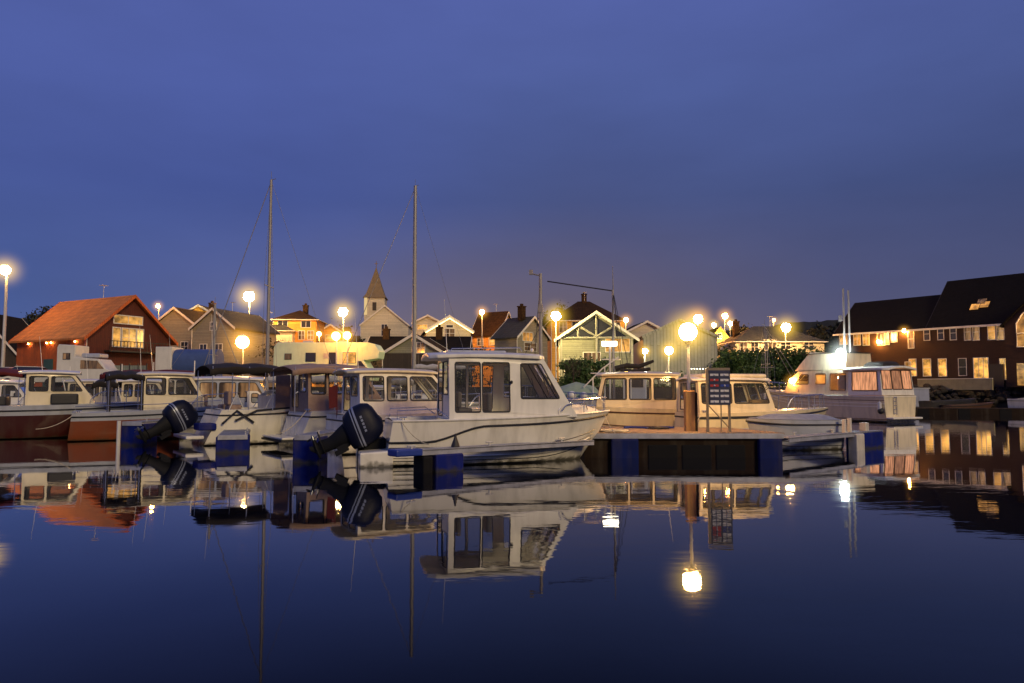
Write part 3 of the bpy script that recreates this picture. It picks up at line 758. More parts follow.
def mth(op, a, b=None, clamp=False):
    n = N.new('ShaderNodeMath'); n.operation = op; n.use_clamp = clamp
    for i, x in enumerate((a, b)):
        if x is None: continue
        if isinstance(x, (int, float)): n.inputs[i].default_value = x
        else: L.new(x, n.inputs[i])
    return n.outputs[0]
# town glow held in the low cloud over the harbour
lowz = mth('POWER', mth('SUBTRACT', 1, mth('MULTIPLY', sp.outputs[2], 2.6), True), 2.2)
az = mth('SUBTRACT', 1, mth('MULTIPLY', mth('ABSOLUTE', mth('SUBTRACT', sp.outputs[0], .10)), 1.9), True)
fac = mth('MULTIPLY', mth('MULTIPLY', lowz, mth('POWER', az, 1.3)), mth('GREATER_THAN', sp.outputs[1], 0))
mix = N.new('ShaderNodeMix'); mix.data_type = 'RGBA'; L.new(mth('MULTIPLY', fac, .75), mix.inputs[0]); L.new(rmix.outputs[2], mix.inputs[6]); mix.inputs[7].default_value = (.150, .118, .165, 1)
low2 = mth('POWER', mth('SUBTRACT', 1, mth('MULTIPLY', mth('ABSOLUTE', sp.outputs[2]), 4.0), True), 1.5)
az2 = mth('POWER', mth('SUBTRACT', 1, mth('MULTIPLY', mth('ABSOLUTE', mth('ADD', sp.outputs[0], .08)), 2.1), True), 1)
mixw = N.new('ShaderNodeMix'); mixw.data_type = 'RGBA'; L.new(mth('MULTIPLY', mth('MULTIPLY', mth('MULTIPLY', low2, az2), mth('GREATER_THAN', sp.outputs[1], 0)), .85), mixw.inputs[0]); L.new(mix.outputs[2], mixw.inputs[6]); mixw.inputs[7].default_value = (.27, .185, .14, 1)
no = N.new('ShaderNodeTexNoise'); no.inputs['Scale'].default_value = 2.2; no.inputs['Detail'].default_value = 5
mp = N.new('ShaderNodeMapping'); mp.inputs['Scale'].default_value = (1, 1, 3.2); L.new(tc.outputs['Generated'], mp.inputs[0]); L.new(mp.outputs[0], no.inputs['Vector'])
mr = N.new('ShaderNodeMapRange'); mr.inputs[1].default_value = .3; mr.inputs[2].default_value = .7; mr.inputs[3].default_value = .90; mr.inputs[4].default_value = 1.12; L.new(no.outputs['Fac'], mr.inputs[0])
mu = N.new('ShaderNodeVectorMath'); mu.operation = 'SCALE'; L.new(mixw.outputs[2], mu.inputs[0]); L.new(mr.outputs[0], mu.inputs['Scale'])
sky = N.new('ShaderNodeTexSky'); sky.sky_type = 'NISHITA'; sky.sun_disc = False; sky.sun_elevation = R(-4); sky.sun_rotation = R(200)
sk = N.new('ShaderNodeVectorMath'); sk.operation = 'SCALE'; L.new(sky.outputs[0], sk.inputs[0]); sk.inputs['Scale'].default_value = .05
ad = N.new('ShaderNodeVectorMath'); ad.operation = 'ADD'; L.new(mu.outputs[0], ad.inputs[0]); L.new(sk.outputs[0], ad.inputs[1])
L.new(ad.outputs[0], bg.inputs[0]); bg.inputs[1].default_value = 1.0

sl = bpy.data.lights.new('warm_fill_sun', 'SUN'); sl.energy = 1.6; sl.angle = R(14); sl.color = (1.0, .74, .38)  # added warm fill, standing in for street lamps behind the camera
so = bpy.data.objects.new('warm_fill_sun', sl); COL.objects.link(so); so.rotation_euler = (R(64), 0, R(34))

# ------------------------------------------------------------------ water and land
wm = bpy.data.materials.new('harbour_water'); wm.use_nodes = True
nt = wm.node_tree; N = nt.nodes; L = nt.links; N.remove(N['Principled BSDF'])
geo = N.new('ShaderNodeNewGeometry'); mp = N.new('ShaderNodeMapping'); mp.inputs['Scale'].default_value = (.7, 1.5, 1); L.new(geo.outputs['Position'], mp.inputs[0])
n1 = N.new('ShaderNodeTexNoise'); n1.inputs['Scale'].default_value = 1.3; n1.inputs['Detail'].default_value = 3
n2 = N.new('ShaderNodeTexNoise'); n2.inputs['Scale'].default_value = 9; n2.inputs['Detail'].default_value = 2
L.new(mp.outputs[0], n1.inputs['Vector']); L.new(mp.outputs[0], n2.inputs['Vector'])
hh = mth('ADD', n1.outputs['Fac'], mth('MULTIPLY', n2.outputs['Fac'], .07))
bu = N.new('ShaderNodeBump'); n5 = N.new('ShaderNodeTexNoise'); n5.inputs['Scale'].default_value = .09; n5.inputs['Detail'].default_value = 2; L.new(geo.outputs['Position'], n5.inputs['Vector'])
r5 = N.new('ShaderNodeMapRange'); r5.inputs[1].default_value = .42; r5.inputs[2].default_value = .66; r5.inputs[3].default_value = .09; r5.inputs[4].default_value = .42; L.new(n5.outputs['Fac'], r5.inputs[0]); L.new(r5.outputs[0], bu.inputs['Strength']); bu.inputs['Distance'].default_value = .012; L.new(hh, bu.inputs['Height'])
gl = N.new('ShaderNodeBsdfGlossy'); gl.inputs['Roughness'].default_value = .022; gl.inputs[0].default_value = (.93, .94, 1, 1); L.new(bu.outputs[0], gl.inputs['Normal'])
df = N.new('ShaderNodeBsdfDiffuse'); df.inputs[0].default_value = (.002, .003, .008, 1)
fr = N.new('ShaderNodeFresnel'); fr.inputs[0].default_value = 1.5
ff = mth('MULTIPLY', mth('SUBTRACT', fr.outputs[0], .125), 1.8, True)
mx = N.new('ShaderNodeMixShader'); L.new(ff, mx.inputs[0]); L.new(df.outputs[0], mx.inputs[1]); L.new(gl.outputs[0], mx.inputs[2]); L.new(mx.outputs[0], N['Material Output'].inputs[0])
w = MB(); w.add([(-3000, -60, 0), (3000, -60, 0), (3000, 3200, 0), (-3000, 3200, 0)], [(0, 1, 2, 3)]); wo = w.build('water', wm); wo['kind'] = 'structure'

GM = mat('grass_and_gravel', (.11, .11, .045), rough=.95, var=.5, nscale=.4, bump=.4)
def gz(D): return 2.0 + max(0, min(D, 260) - 60) * .005
shore = [(-3000, 50), (-36, 50), (-20, 56), (12, 58), (20, 62), (30, 70), (40, 88), (52, 86.5), (60, 80), (80, 70), (3000, 60)]
g = MB(); ys = [0, 12, 40, 120, 400, 3000]
for (a, b) in zip(shore, shore[1:]):
    for k in range(len(ys) - 1):
        q = [(a[0], a[1] + ys[k]), (b[0], b[1] + ys[k]), (b[0], b[1] + ys[k + 1]), (a[0], a[1] + ys[k + 1])]
        g.add([(x, y, gz(y)) for x, y in q], [(0, 1, 2, 3)])
o = g.build('ground', GM); o['kind'] = 'structure'
g = MB()
for (a, b) in zip(shore, shore[1:]):
    n = 1 if abs(a[0] - b[0]) > 500 else 8
    for k in range(n):
        p = Vector((*a, 0)).lerp(Vector((*b, 0)), k / n); q = Vector((*a, 0)).lerp(Vector((*b, 0)), (k + 1) / n)
        ja = random.Random(int(p.x * 10)).uniform(0, .5); jb = random.Random(int(q.x * 10)).uniform(0, .5)
        g.add([(p.x, p.y - 1.6 - ja, -1), (q.x, q.y - 1.6 - jb, -1), (q.x, q.y - .7 * jb, 1.1), (p.x, p.y - .7 * ja, 1.1), (q.x, q.y + .05, gz(q.y) + .02), (p.x, p.y + .05, gz(p.y) + .02)], [(0, 1, 2, 3), (3, 2, 4, 5)])
o = g.build('quay_slope', M['stone']); o['kind'] = 'structure'
# rock armour: loose stones along the right shore
rk = MB(); rr = random.Random(5)
for i in range(420):
    k = rr.random(); p = Vector((24 + 36 * k, 0, 0))
    for (a, b) in zip(shore, shore[1:]):
        if a[0] <= p.x < b[0]: p.y = a[1] + (b[1] - a[1]) * (p.x - a[0]) / (b[0] - a[0])
    s_ = rr.uniform(.2, .55); dn = rr.random(); c = Vector((p.x, p.y - 1.9 * (1 - dn) - .1, 2.2 * dn + .05))
    rg = []
    for z, f in ((-.6, .5), (-.2, 1), (.3, .85), (.6, .35)): rg.append([(c.x + s_ * f * rr.uniform(.7, 1.2) * math.cos(t), c.y + s_ * f * rr.uniform(.7, 1.2) * math.sin(t), c.z + z * s_) for t in (2 * math.pi * j / 6 for j in range(6))])
    rk.loft(rg)
o = rk.build('rock_armour', M['stone']); tag(o, 'dark rough boulders banked along the right shore', 'rocks', kind='stuff')
# far hills
HM = mat('wooded_hillside', (.02, .022, .02), rough=1, var=.5, nscale=.05)
def hill(pts, D, depth=200):
    h = MB(); P = [(Xat(px, D), Zat(py, D)) for px, py in pts]
    Q = []
    for (a, b) in zip(P, P[1:]):
        for k in range(6):
            t = k / 6; Q.append((a[0] + (b[0] - a[0]) * t, a[1] + (b[1] - a[1]) * t + random.Random(int(a[0] + k * 7)).uniform(-.8, .8)))
    for (a, b) in zip(Q, Q[1:]):
        h.add([(a[0], D - depth * .3, 0), (b[0], D - depth * .3, 0), (b[0], D, b[1]), (a[0], D, a[1]), (b[0], D + depth, b[1] * .5), (a[0], D + depth, a[1] * .5)], [(0, 1, 2, 3), (3, 2, 4, 5)])
    o = h.build('hill', HM); o['kind'] = 'structure'
hill([(-120, 330), (0, 318), (60, 322), (170, 326), (300, 334), (420, 338), (560, 336), (640, 333), (700, 330), (760, 328), (800, 321), (835, 320), (880, 318), (1000, 322), (1200, 335)], 420)

# ------------------------------------------------------------------ buildings
def hs(px, D, **k): return (Xat(px, D), D, gz(D))
def el(py, D): return Zat(py, D) - gz(D)

# rust-red boathouse
bw_, bl_ = 7.5, 9.5
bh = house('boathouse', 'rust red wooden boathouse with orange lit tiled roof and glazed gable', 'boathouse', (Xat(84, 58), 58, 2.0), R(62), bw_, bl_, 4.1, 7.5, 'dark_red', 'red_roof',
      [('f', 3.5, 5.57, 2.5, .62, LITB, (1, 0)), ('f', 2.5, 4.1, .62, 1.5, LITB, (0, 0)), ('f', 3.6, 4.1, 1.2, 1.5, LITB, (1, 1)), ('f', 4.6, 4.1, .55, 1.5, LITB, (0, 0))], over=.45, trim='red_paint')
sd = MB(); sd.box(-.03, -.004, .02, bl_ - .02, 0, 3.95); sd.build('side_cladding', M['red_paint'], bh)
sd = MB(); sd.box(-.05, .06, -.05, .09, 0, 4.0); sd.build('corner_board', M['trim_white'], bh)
dr = MB(); dr.box(-.07, -.032, 4.2, 5.5, 0, 2.3); dr.build('door', mat('door_green', (.05, .11, .08), rough=.6), bh)
for yy in (1.2, 4.4, 5.0, 7.6): globe(bh, (-.16, yy, 3.62), .055, 'warm', 12, 0, name='eaves_lamp')
bal = MB(); bal.box(1.5, 6.9, -.75, -.0, 2.85, 2.98)
for k in range(19): bal.box(1.5 + k * .297, 1.54 + k * .297, -.75, -.71, 2.98, 3.7)
bal.box(1.5, 6.9, -.77, -.70, 3.7, 3.76); bal.build('balcony', M['trim_dark'], bh)

house('house', 'dark blue grey gabled house at the far left edge behind the lamp', 'house', (Xat(-62, 76), 76, gz(76)), R(8), 7.2, 8, el(352, 76), el(312, 76), 'dark_sid', 'roof_dark', [('f', 3.6, 3.2, 1, 1.1, DARKPANE)])
house('house', 'dark roofed house half hidden behind the boathouse gable', 'house', (Xat(150, 92), 92, gz(92)), R(-10), 6.2, 7, el(327, 92), el(309, 92), 'grey_sid', 'roof_brown', [('f', 4.5, 5, .9, 1.1, DARKPANE)])
house('house', 'yellow lamplit house squeezed between boathouse and grey gable', 'house', (Xat(174, 98), 98, gz(98)), R(0), 6.0, 7, el(319, 98), el(306, 98), 'yellow', 'roof_dark',
      [('f', .9, 7.1, 1.0, 1.6, LITD), ('f', .9, 4.2, 1.0, 1.4, DARKPANE)], chim=[(3.5, 3, 10, 11.4)])
house('house', 'grey gabled house with long pale roof behind the twin lamps', 'house', (Xat(191, 88), 88, gz(88)), R(-14), 5.6, 9, el(328, 88), el(310, 88), 'grey_sid', 'roof_grey', [('f', 1.5, 4.4, .9, 1.3, DARKPANE), ('f', 3.6, 4.4, .9, 1.3, DARKPANE), ('f', 2.8, 7.2, .8, .9, DARKPANE)])
house('house', 'low cream house with a lit window band behind the tall mast', 'house', (Xat(236, 104), 104, gz(104)), R(4), 7.6, 6, el(330, 104), el(319, 104), 'white_sid', 'roof_grey',
      [('f', 1.2, 6.1, 1.3, .8, LITY), ('f', 3.2, 6.1, 1.3, .8, LITY), ('f', 5.2, 6.1, 1.3, .8, LITD)], hip=True)
hd = 106
house('house', 'square ochre house with a dark hipped roof and two window rows', 'house', (Xat(272, hd), hd, gz(hd)), R(3), 6.1, 6.5, el(319, hd), el(308, hd), 'orange', 'roof_brown',
      [('f', 1.3, el(324, hd), 1.3, .9, DARKPANE, (1, 0)), ('f', 4.6, el(324, hd), 1.3, .9, DARKPANE, (1, 0)), ('f', 1.2, el(335, hd), 1.2, 1.1, LITY), ('f', 4.0, el(335, hd), .8, 1.2, LITD), ('f', 5.3, el(335, hd), .8, 1.2, LITY)], hip=True, chim=[(3.8, 3.2, 10, 12.0)])
house('house', 'small orange gabled house right of the square ochre one', 'house', (Xat(317, 112), 112, gz(112)), R(8), 3.6, 5, el(333, 112), el(325, 112), 'orange', 'roof_brown', [('f', 1.8, el(338, 112), 1.4, .9, LITY)])
house('house', 'tiny cream cottage with one lit window left of the lit gable', 'house', (Xat(413, 118), 118, gz(118)), R(0), 4.5, 5, el(323, 118), el(316, 118), 'white_sid', 'roof_brown', [('f', 1.4, el(327, 118), 1.6, .8, LITB), ('f', 3.4, el(327, 118), .8, .8, LITD)])
# church
chd = 130; ch = house('church', 'white wooden church with a grey spire above the harbour houses', 'church', (Xat(360, chd), chd, gz(chd)), R(3), 8.3, 16, el(325, chd), el(306, chd), 'white_sid', 'roof_grey',
      [('f', 4.1, el(330, chd), 1.0, 2.0, DARKPANE)], over=.25)
tw = MB(); x0 = .3; tw.box(x0, x0 + 3.6, 1.6, 5.2, 0, el(296, chd)); tw.build('tower', M['white_sid'], ch)
spz = el(296, chd); sa = el(264, chd); cxs = x0 + 1.8
s_ = MB(); rg = []
for z, f in ((spz - .1, 2.05), (spz + .7, 1.55), (spz + 2.4, 1.0), (sa, .03)): rg.append([(cxs - f, 3.4 - f, z), (cxs + f, 3.4 - f, z), (cxs + f, 3.4 + f, z), (cxs - f, 3.4 + f, z)])
s_.loft(rg); s_.tube([(cxs, 3.4, sa - .2), (cxs, 3.4, sa + 1.1)], .06, 5); s_.box(cxs - .3, cxs + .3, 3.36, 3.44, sa + .6, sa + .7); s_.build('spire', mat('spire_copper_brown', (.20, .15, .085), rough=.8, nscale=2), ch)
s_ = MB(); s_.box(cxs - .35, cxs + .35, 1.55, 1.59, spz - 2.4, spz - .9); s_.build('belfry_louvre', M['trim_dark'], ch)
s_ = MB(); s_.box(x0 - .03, x0 + .5, 1.52, 1.56, spz - 3.2, spz - .1); s_.build('tower_corner_glow', emis('painted_tower_light', (1, .7, .3), .75), ch)  # self-glowing strip that paints lamplight onto the tower side

d = 72
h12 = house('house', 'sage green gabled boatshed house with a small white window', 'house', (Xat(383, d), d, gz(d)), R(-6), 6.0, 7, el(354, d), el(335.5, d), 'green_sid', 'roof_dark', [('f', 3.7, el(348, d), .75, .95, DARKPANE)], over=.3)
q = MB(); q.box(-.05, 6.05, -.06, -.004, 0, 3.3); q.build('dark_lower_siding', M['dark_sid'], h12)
house('house', 'long low house with a plain dark slate roof and two chimneys', 'house', (Xat(467, 80), 80, gz(80)), R(90), 6, 10.8, el(351, 80), el(336, 80), 'dark_sid', 'roof_dark', [('l', 1, 1.6, .8, 1, DARKPANE)], chim=[(2.6, 3.3, 4.6, 6.6), (2.6, 9.2, 4.6, 6.4)], over=.3, trim='trim_white')
d = 90
h13 = house('house', 'white house with string lit bargeboards on its gable', 'house', (Xat(427, d), d, gz(d)), R(10), 5.3, 9, el(330, d), el(316.5, d), 'white_sid', 'roof_dark', [('f', 2.7, el(333, d), 1.2, 1.1, LITD), ('f', 2.7, el(326, d), .8, .3, DARKPANE, (0, 0))], over=.4)
st = MB(); e_, r_ = el(330, d), el(316.5, d)
for sg in (-1, 1): st.tube([(2.65 + sg * 2.9, -.5, e_ - .35), (2.65, -.5, r_ - .22)], .05, 5)
st.build('gable_light_strip', emis('light_strip', (1, .66, .25), 7), h13)
d = 100
house('house', 'tall ochre house with a steep dark roof under a street lamp', 'house', (Xat(499, d), d, gz(d)), R(60), 4.2, 4.3, el(333, d), el(311, d), 'orange', 'roof_brown', [('l', 1.1, el(341, d), .9, 1, LITY), ('l', 3.0, el(341, d), .9, 1, LITD), ('f', 2.1, el(335, d), .8, 1, DARKPANE)], over=.3)
d = 86
house('house', 'grey house with a blue slate roof and lit balcony window', 'house', (Xat(517, d), d, gz(d)), R(48), 5.6, 3.6, el(336, d), el(316, d), 'grey_sid', 'roof_grey', [('f', 1.9, el(336, d), 1.8, 1.0, LITY, (2, 0)), ('f', 2.4, el(346, d), 2.2, .9, LITD)], chim=[(2.2, 1.2, 8.0, 9.6)])
d = 104
house('house', 'large yellow house under a broad dark hipped roof', 'house', (Xat(552, d), d, gz(d)), R(2), 10.3, 9, el(320, d), el(297.5, d), 'yellow', 'roof_brown', [('f', 1.6, el(327, d), 1.0, 1.5, LITD), ('f', 3.4, el(327, d), 1.0, 1.5, DARKPANE), ('f', 9.2, el(327, d), .9, 1.4, DARKPANE)], hip=True, chim=[(5.2, 4.5, 11.5, 13.6)])
# glazed gable hall
d = 72; W_ = 7.1
hg = house('boat_hall', 'pale boat hall with glazed timber truss gable and lit room', 'hall', (Xat(560, d), d, gz(d)), R(-4), W_, 10, el(338, d), el(313.5, d), 'green_sid', 'roof_grey',
      [('f', 1.1, 1.9, 1.2, 1.6, DARKPANE), ('f', 3.1, 2.4, 1.6, 1.9, LITD), ('f', 5.6, el(345, d), 2.3, 1.35, LITB, (2, 0))], over=.55)
t_ = MB(); e_, r_ = el(338, d), el(313.5, d)
t_.add([(.6, -.03, e_ + .1), (W_ - .6, -.03, e_ + .1), (W_ / 2, -.03, r_ - .35)], [(0, 1, 2)]); t_.build('gable_glazing', DARKPANE, hg)
t_ = MB(); y = -.14
for a, b in (((.1, e_), (W_ - .1, e_)), ((W_ / 2, e_), (W_ / 2, r_)), ((W_ * .25, e_), (W_ * .25, (e_ + r_) / 2)), ((W_ * .75, e_), (W_ * .75, (e_ + r_) / 2)), ((W_ / 2, e_ + .1), (W_ * .75, (e_ + r_) / 2)), ((W_ / 2, e_ + .1), (W_ * .25, (e_ + r_) / 2)), ((-.1, e_ - .1), (W_ / 2, r_)), ((W_ + .1, e_ - .1), (W_ / 2, r_))):
    t_.tube([(a[0], y, a[1]), (b[0], y, b[1])], .11, 4)
for xx in (.15, W_ / 2, W_ - .15): t_.box(xx - .09, xx + .09, y - .09, y + .09, 0, e_)
t_.build('truss', mat('pale_timber', (.30, .30, .26), rough=.7), hg)
d = 94
house('house', 'white house with lit upper windows behind the fishing boat masts', 'house', (Xat(622, d), d, gz(d)), R(5), 6.6, 7, el(335, d), el(322, d), 'white_sid', 'roof_dark', [('f', 1.1, el(341, d), .9, 1.3, LITB), ('f', 4.9, el(341, d), .8, 1.3, LITY)])
d = 78
wh = house('warehouse', 'large ribbed metal warehouse with lamps low on its wall', 'warehouse', (Xat(644, d), d, gz(d)), R(-3), 7.7, 16, el(337, d), el(320.5, d), 'metal_clad', 'roof_grey', [], over=.15, trim='metal_clad')
d = 112
hy = house('house', 'tiny yellow floodlit gable above the warehouse roof', 'house', (Xat(711, d), d, gz(d)), R(0), 3.0, 5, el(340, d), el(328, d), 'yellow', 'roof_dark', [('f', 1.5, el(336, d), .6, .8, DARKPANE)], over=.3, trim='yellow')
globe(hy, (1.5, -2.2, el(343, 112)), .14, 'yellow', 420, 0, name='floodlight')  # lamp added to brighten the yellow gable
d = 94
h25 = house('house', 'wide white house with a grey hipped roof behind the hedge', 'house', (Xat(737, d), d, gz(d)), R(2), 11.4, 8, el(341, d), el(323.5, d), 'white_sid', 'roof_grey',
      [('f', 1.0, el(347, d), .9, 1.3, LITD), ('f', 2.4, el(347, d), .9, 1.3, DARKPANE), ('f', 4.4, el(345, d), 1.5, 1.2, LITD, (2, 0)), ('f', 6.4, el(345, d), 1.2, 1.0, DARKPANE), ('f', 9.4, el(345, d), 1.2, 1.0, DARKPANE)], hip=True, chim=[(1.4, 4, 6.0, 8.6)])
house('house', 'low cream extension with a faintly lit window left of the hedge', 'house', (Xat(722, 96), 96, gz(96)), R(2), 1.9, 4, el(349, 96), el(344, 96), 'white_sid', 'roof_grey', [('f', 1, el(353, 96), .9, .8, LITY)], over=.15)

# long brick building on the right
P0 = Vector((42.6, 100, 0)); fz = 2.1
def tpx(px): k = (px - CX) / F; return (100 * k - 42.6) / (.6 + .8 * k)
def zt(py, t): return Zat(py, 100 - .8 * t) - fz
def fac_house(t0, t1, w, eave, ridge, wins, label):
    o = (P0.x + .6 * t0 + .8 * w, P0.y - .8 * t0 + .6 * w, fz)
    W = []
    for px, py, ww, wh_, pane, bars in wins: t = tpx(px); W.append(('r', t - t0, zt(py, t), ww * .78, wh_ * .92, pane, bars))
    return house('brick_building', label, 'building', o, math.atan2(-.6, -.8), w, t1 - t0, eave, ridge, 'brick', 'roof_dark', W, over=.4, trim='trim_dark', frm='trim_white')
ev = 7.25
A = fac_house(1.6, 13.4, 11, ev, 11.6, [(844.5, 340, .0 + 1.3, 1.3, LITB, (1, 0)), (858, 339, 1.1, 1.7, LITY, (1, 0)), (867, 339, 1.0, 1.7, LITB, (1, 0)), (882, 338.5, 1.1, 1.8, LITD, (1, 0)), (888, 338, .6, 1.8, LITB, (0, 0)), (895, 336.5, .9, 1.5, LITD, (1, 0)), (912, 339, .8, 2.4, LITD, (0, 1)),
     (908, 370, .8, 2.1, LITB, (0, 1)), (912.8, 367.5, 1.0, 2.2, LITB, (0, 1)), (927, 367.5, 1.1, 2.2, LITB, (0, 1))], 'long dark brick waterfront building with glowing windows on two floors')
B = fac_house(13.4, 44, 12.4, ev + .05, 13.3, [(942.5, 367.5, 1.1, 2.2, LITB, (0, 1)), (962.5, 367, 1.0, 2.1, DARKPANE, (0, 1)), (981, 368, 1.9, 2.5, LITB, (2, 0)), (1004.5, 369, 1.1, 2.5, LITB, (1, 1)), (1013, 369, 1.5, 2.5, LITB, (0, 1)),
     (942, 333, .8, 1.7, DARKPANE, (0, 1)), (954.5, 333, .8, 1.7, DARKPANE, (0, 1)), (969, 332, .8, 2.0, LITD, (0, 1)), (977.5, 332, .8, 2.0, LITD, (0, 1)), (993, 331, .9, 2.1, LITY, (0, 1)), (1002, 331, .9, 2.1, LITD, (0, 1)),
     (928, 334, .8, 1.6, DARKPANE, (0, 1)), (1060, 332, 1.2, 2, LITD, (1, 1)), (1060, 370, 1.2, 2.2, LITB, (1, 1)), (1090, 332, 1.2, 2, LITD, (1, 1))], 'x')
import mathutils
def mloc(o): return Matrix.LocRotScale(o.location, o.rotation_euler, o.scale)
inv = mloc(A).inverted() @ mloc(B)
for c in list(B.children): m_ = mloc(c) if c.matrix_local == Matrix() else c.matrix_local.copy(); c.parent = A; c.matrix_local = inv @ m_
bpy.data.objects.remove(B)
# eaves band, cross gable with the tall arched window, roof lights, door (in A's frame: face 'r' at x = 11)
def Af(t, z, out=0): return (11 + out, t, z)
q = MB(); q.box(11.40, 11.55, -.4, 19.6, ev - .35, ev - .12); q.build('gutter', M['trim_white'], A)
t0, t1 = 20.0, 27.4; q = MB(); tm = (t0 + t1) / 2; rz_ = 10.6
poly = [(t0, 0), (t1, 0), (t1, 7.0), (tm, rz_), (t0, 7.0)]
q.add([(x_, a, b) for x_ in (11.9, 8.5) for a, b in poly], [(0, 1, 2, 3, 4), (9, 8, 7, 6, 5)] + [(i, (i + 1) % 5, (i + 1) % 5 + 5, i + 5) for i in range(5)]); q.build('gabled_bay', M['brick'], A)
q = MB()
for sg, ta in ((-1, t0), (1, t1)):
    te = tm + sg * (tm - t0 + .35); ze = 7.0 - (rz_ - 7.0) * .35 / (tm - t0)
    q.add([(12.2, te, ze), (12.2, tm, rz_), (5.5, tm, rz_), (5.5, te, ze), (12.2, te, ze + .2), (12.2, tm, rz_ + .2), (5.5, tm, rz_ + .2), (5.5, te, ze + .2)], [(0, 1, 2, 3), (7, 6, 5, 4), (0, 4, 5, 1), (0, 3, 7, 4)])
q.build('bay_roof', M['roof_dark'], A)
q = MB(); ptz = [(-1.5, 4.4), (1.5, 4.4), (1.5, 7.0), (.9, 8.0), (0, 8.7), (-.9, 8.0), (-1.5, 7.0)]
q.add([(11.93, tm - 1.0 + a, b) for a, b in ptz], [tuple(range(7))]); pn = q.build('arched_window', LITY, A)
q = MB(); q.tube([(11.95, tm - 1.0 + a, b) for a, b in ptz], .08, 5, closed=True); q.tube([(11.95, tm - 1, 4.4), (11.95, tm - 1, 8.7)], .05, 4); q.tube([(11.95, tm - 2.5, 5.9), (11.95, tm + .5, 5.9)], .05, 4); q.build('frame', M['trim_white'], pn)
q = MB(); q.box(12.0, 12.04, tm - 2.6, tm - 1.2, .2, 2.6); q.box(12.0, 12.04, tm - .7, tm + .8, .2, 2.6); q.build('lit_shopfront', LITB, A)
td = tpx(990) - 1.6; q = MB(); q.box(11.0, 11.2, td - .1, td + 1.4, 0, 2.6); q.build('door', M['trim_dark'], A)
sl_ = (13.3 - ev) / 6.2
for k, (px, dz) in enumerate(((970, 1.9), (975, 2.5), (979.5, 2.1))):
    t = tpx(px) - 1.6; xx = 11 - dz / sl_ * 1.0; q = MB(); z = ev + .05 + (11 - xx) * sl_ + .24 + .1
    q.add([(xx + .35, t - .45, z - .35 * sl_), (xx + .35, t + .45, z - .35 * sl_), (xx - .35, t + .45, z + .35 * sl_), (xx - .35, t - .45, z + .35 * sl_)], [(0, 1, 2, 3)]); q.build('roof_light', LITY if k != 1 else LITD, A, solid=.05)
for px, py, s_ in ((907, 331, 120), (881, 342, 60)):
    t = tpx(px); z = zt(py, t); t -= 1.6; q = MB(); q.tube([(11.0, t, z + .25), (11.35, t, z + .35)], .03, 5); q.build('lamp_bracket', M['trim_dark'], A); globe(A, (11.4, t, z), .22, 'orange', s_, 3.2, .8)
t = tm - .6; globe(A, (12.3, t, 6.2), .26, 'warm', 25, 0, name='pendant_lamp')
# pale retaining wall in front of it
q = thing('retaining_wall', 'pale concrete retaining wall below the brick building', 'wall', (Xat(918, 88.8), 88.8, 2.1))
m_ = MB(); v = Vector((.6, -.8, 0)) * 8; m_.add([(0, 0, -.3), (v.x, v.y, -.3), (v.x, v.y, .95), (0, 0, .95), (.25, .2, -.3), (v.x + .25, v.y + .2, -.3), (v.x + .25, v.y + .2, .95), (.25, .2, .95)], [(0, 1, 2, 3), (7, 6, 5, 4), (3, 2, 6, 7), (0, 3, 7, 4), (1, 5, 6, 2)]); m_.build('wall_face', M['concrete'], q)
m_ = MB(); m_.add([(-.05, -.08, .95), (v.x, v.y - .08, .95), (v.x + .3, v.y + .25, .95), (.3, .25, .95), (-.05, -.08, 1.02), (v.x, v.y - .08, 1.02), (v.x + .3, v.y + .25, 1.02), (.3, .25, 1.02)], [(0, 1, 2, 3), (7, 6, 5, 4), (0, 4, 5, 1), (1, 5, 6, 2), (2, 6, 7, 3), (3, 7, 4, 0)]); m_.build('coping', M['trim_white'], q)
# ------------------------------------------------------------------ vehicles and small things on the quay
def wheel(parent, x, y, r=.33, w=.2):
    t = MB(); t.lathe([(r * .6, -w / 2), (r * .93, -w / 2), (r, -w * .3), (r, w * .3), (r * .93, w / 2), (r * .6, w / 2)], n=18); t.xf(Matrix.Translation((x, y, r)) @ Matrix.Rotation(R(90), 4, 'X'))
    o = t.build('wheel', M['tyre'], parent, smooth=True)
    t = MB(); t.lathe([(.01, -w * .42), (r * .6, -w * .45), (r * .62, w * .45), (.01, w * .42)], n=18); t.xf(Matrix.Translation((x, y, r)) @ Matrix.Rotation(R(90), 4, 'X')); t.build('rim', M['alu'], o, smooth=True)
def pane_box(parent, x, z, w, h, y, m, fr='trim_black'):
    f = MB(); f.box(x - w / 2 - .04, x + w / 2 + .04, y - .03, y + .02, z - h / 2 - .04, z + h / 2 + .04); o = f.build('window', M[fr], parent, bevel=.01)
    p = MB(); p.box(x - w / 2, x + w / 2, y - .045, y - .032, z - h / 2, z + h / 2); p.build('pane', m, o)
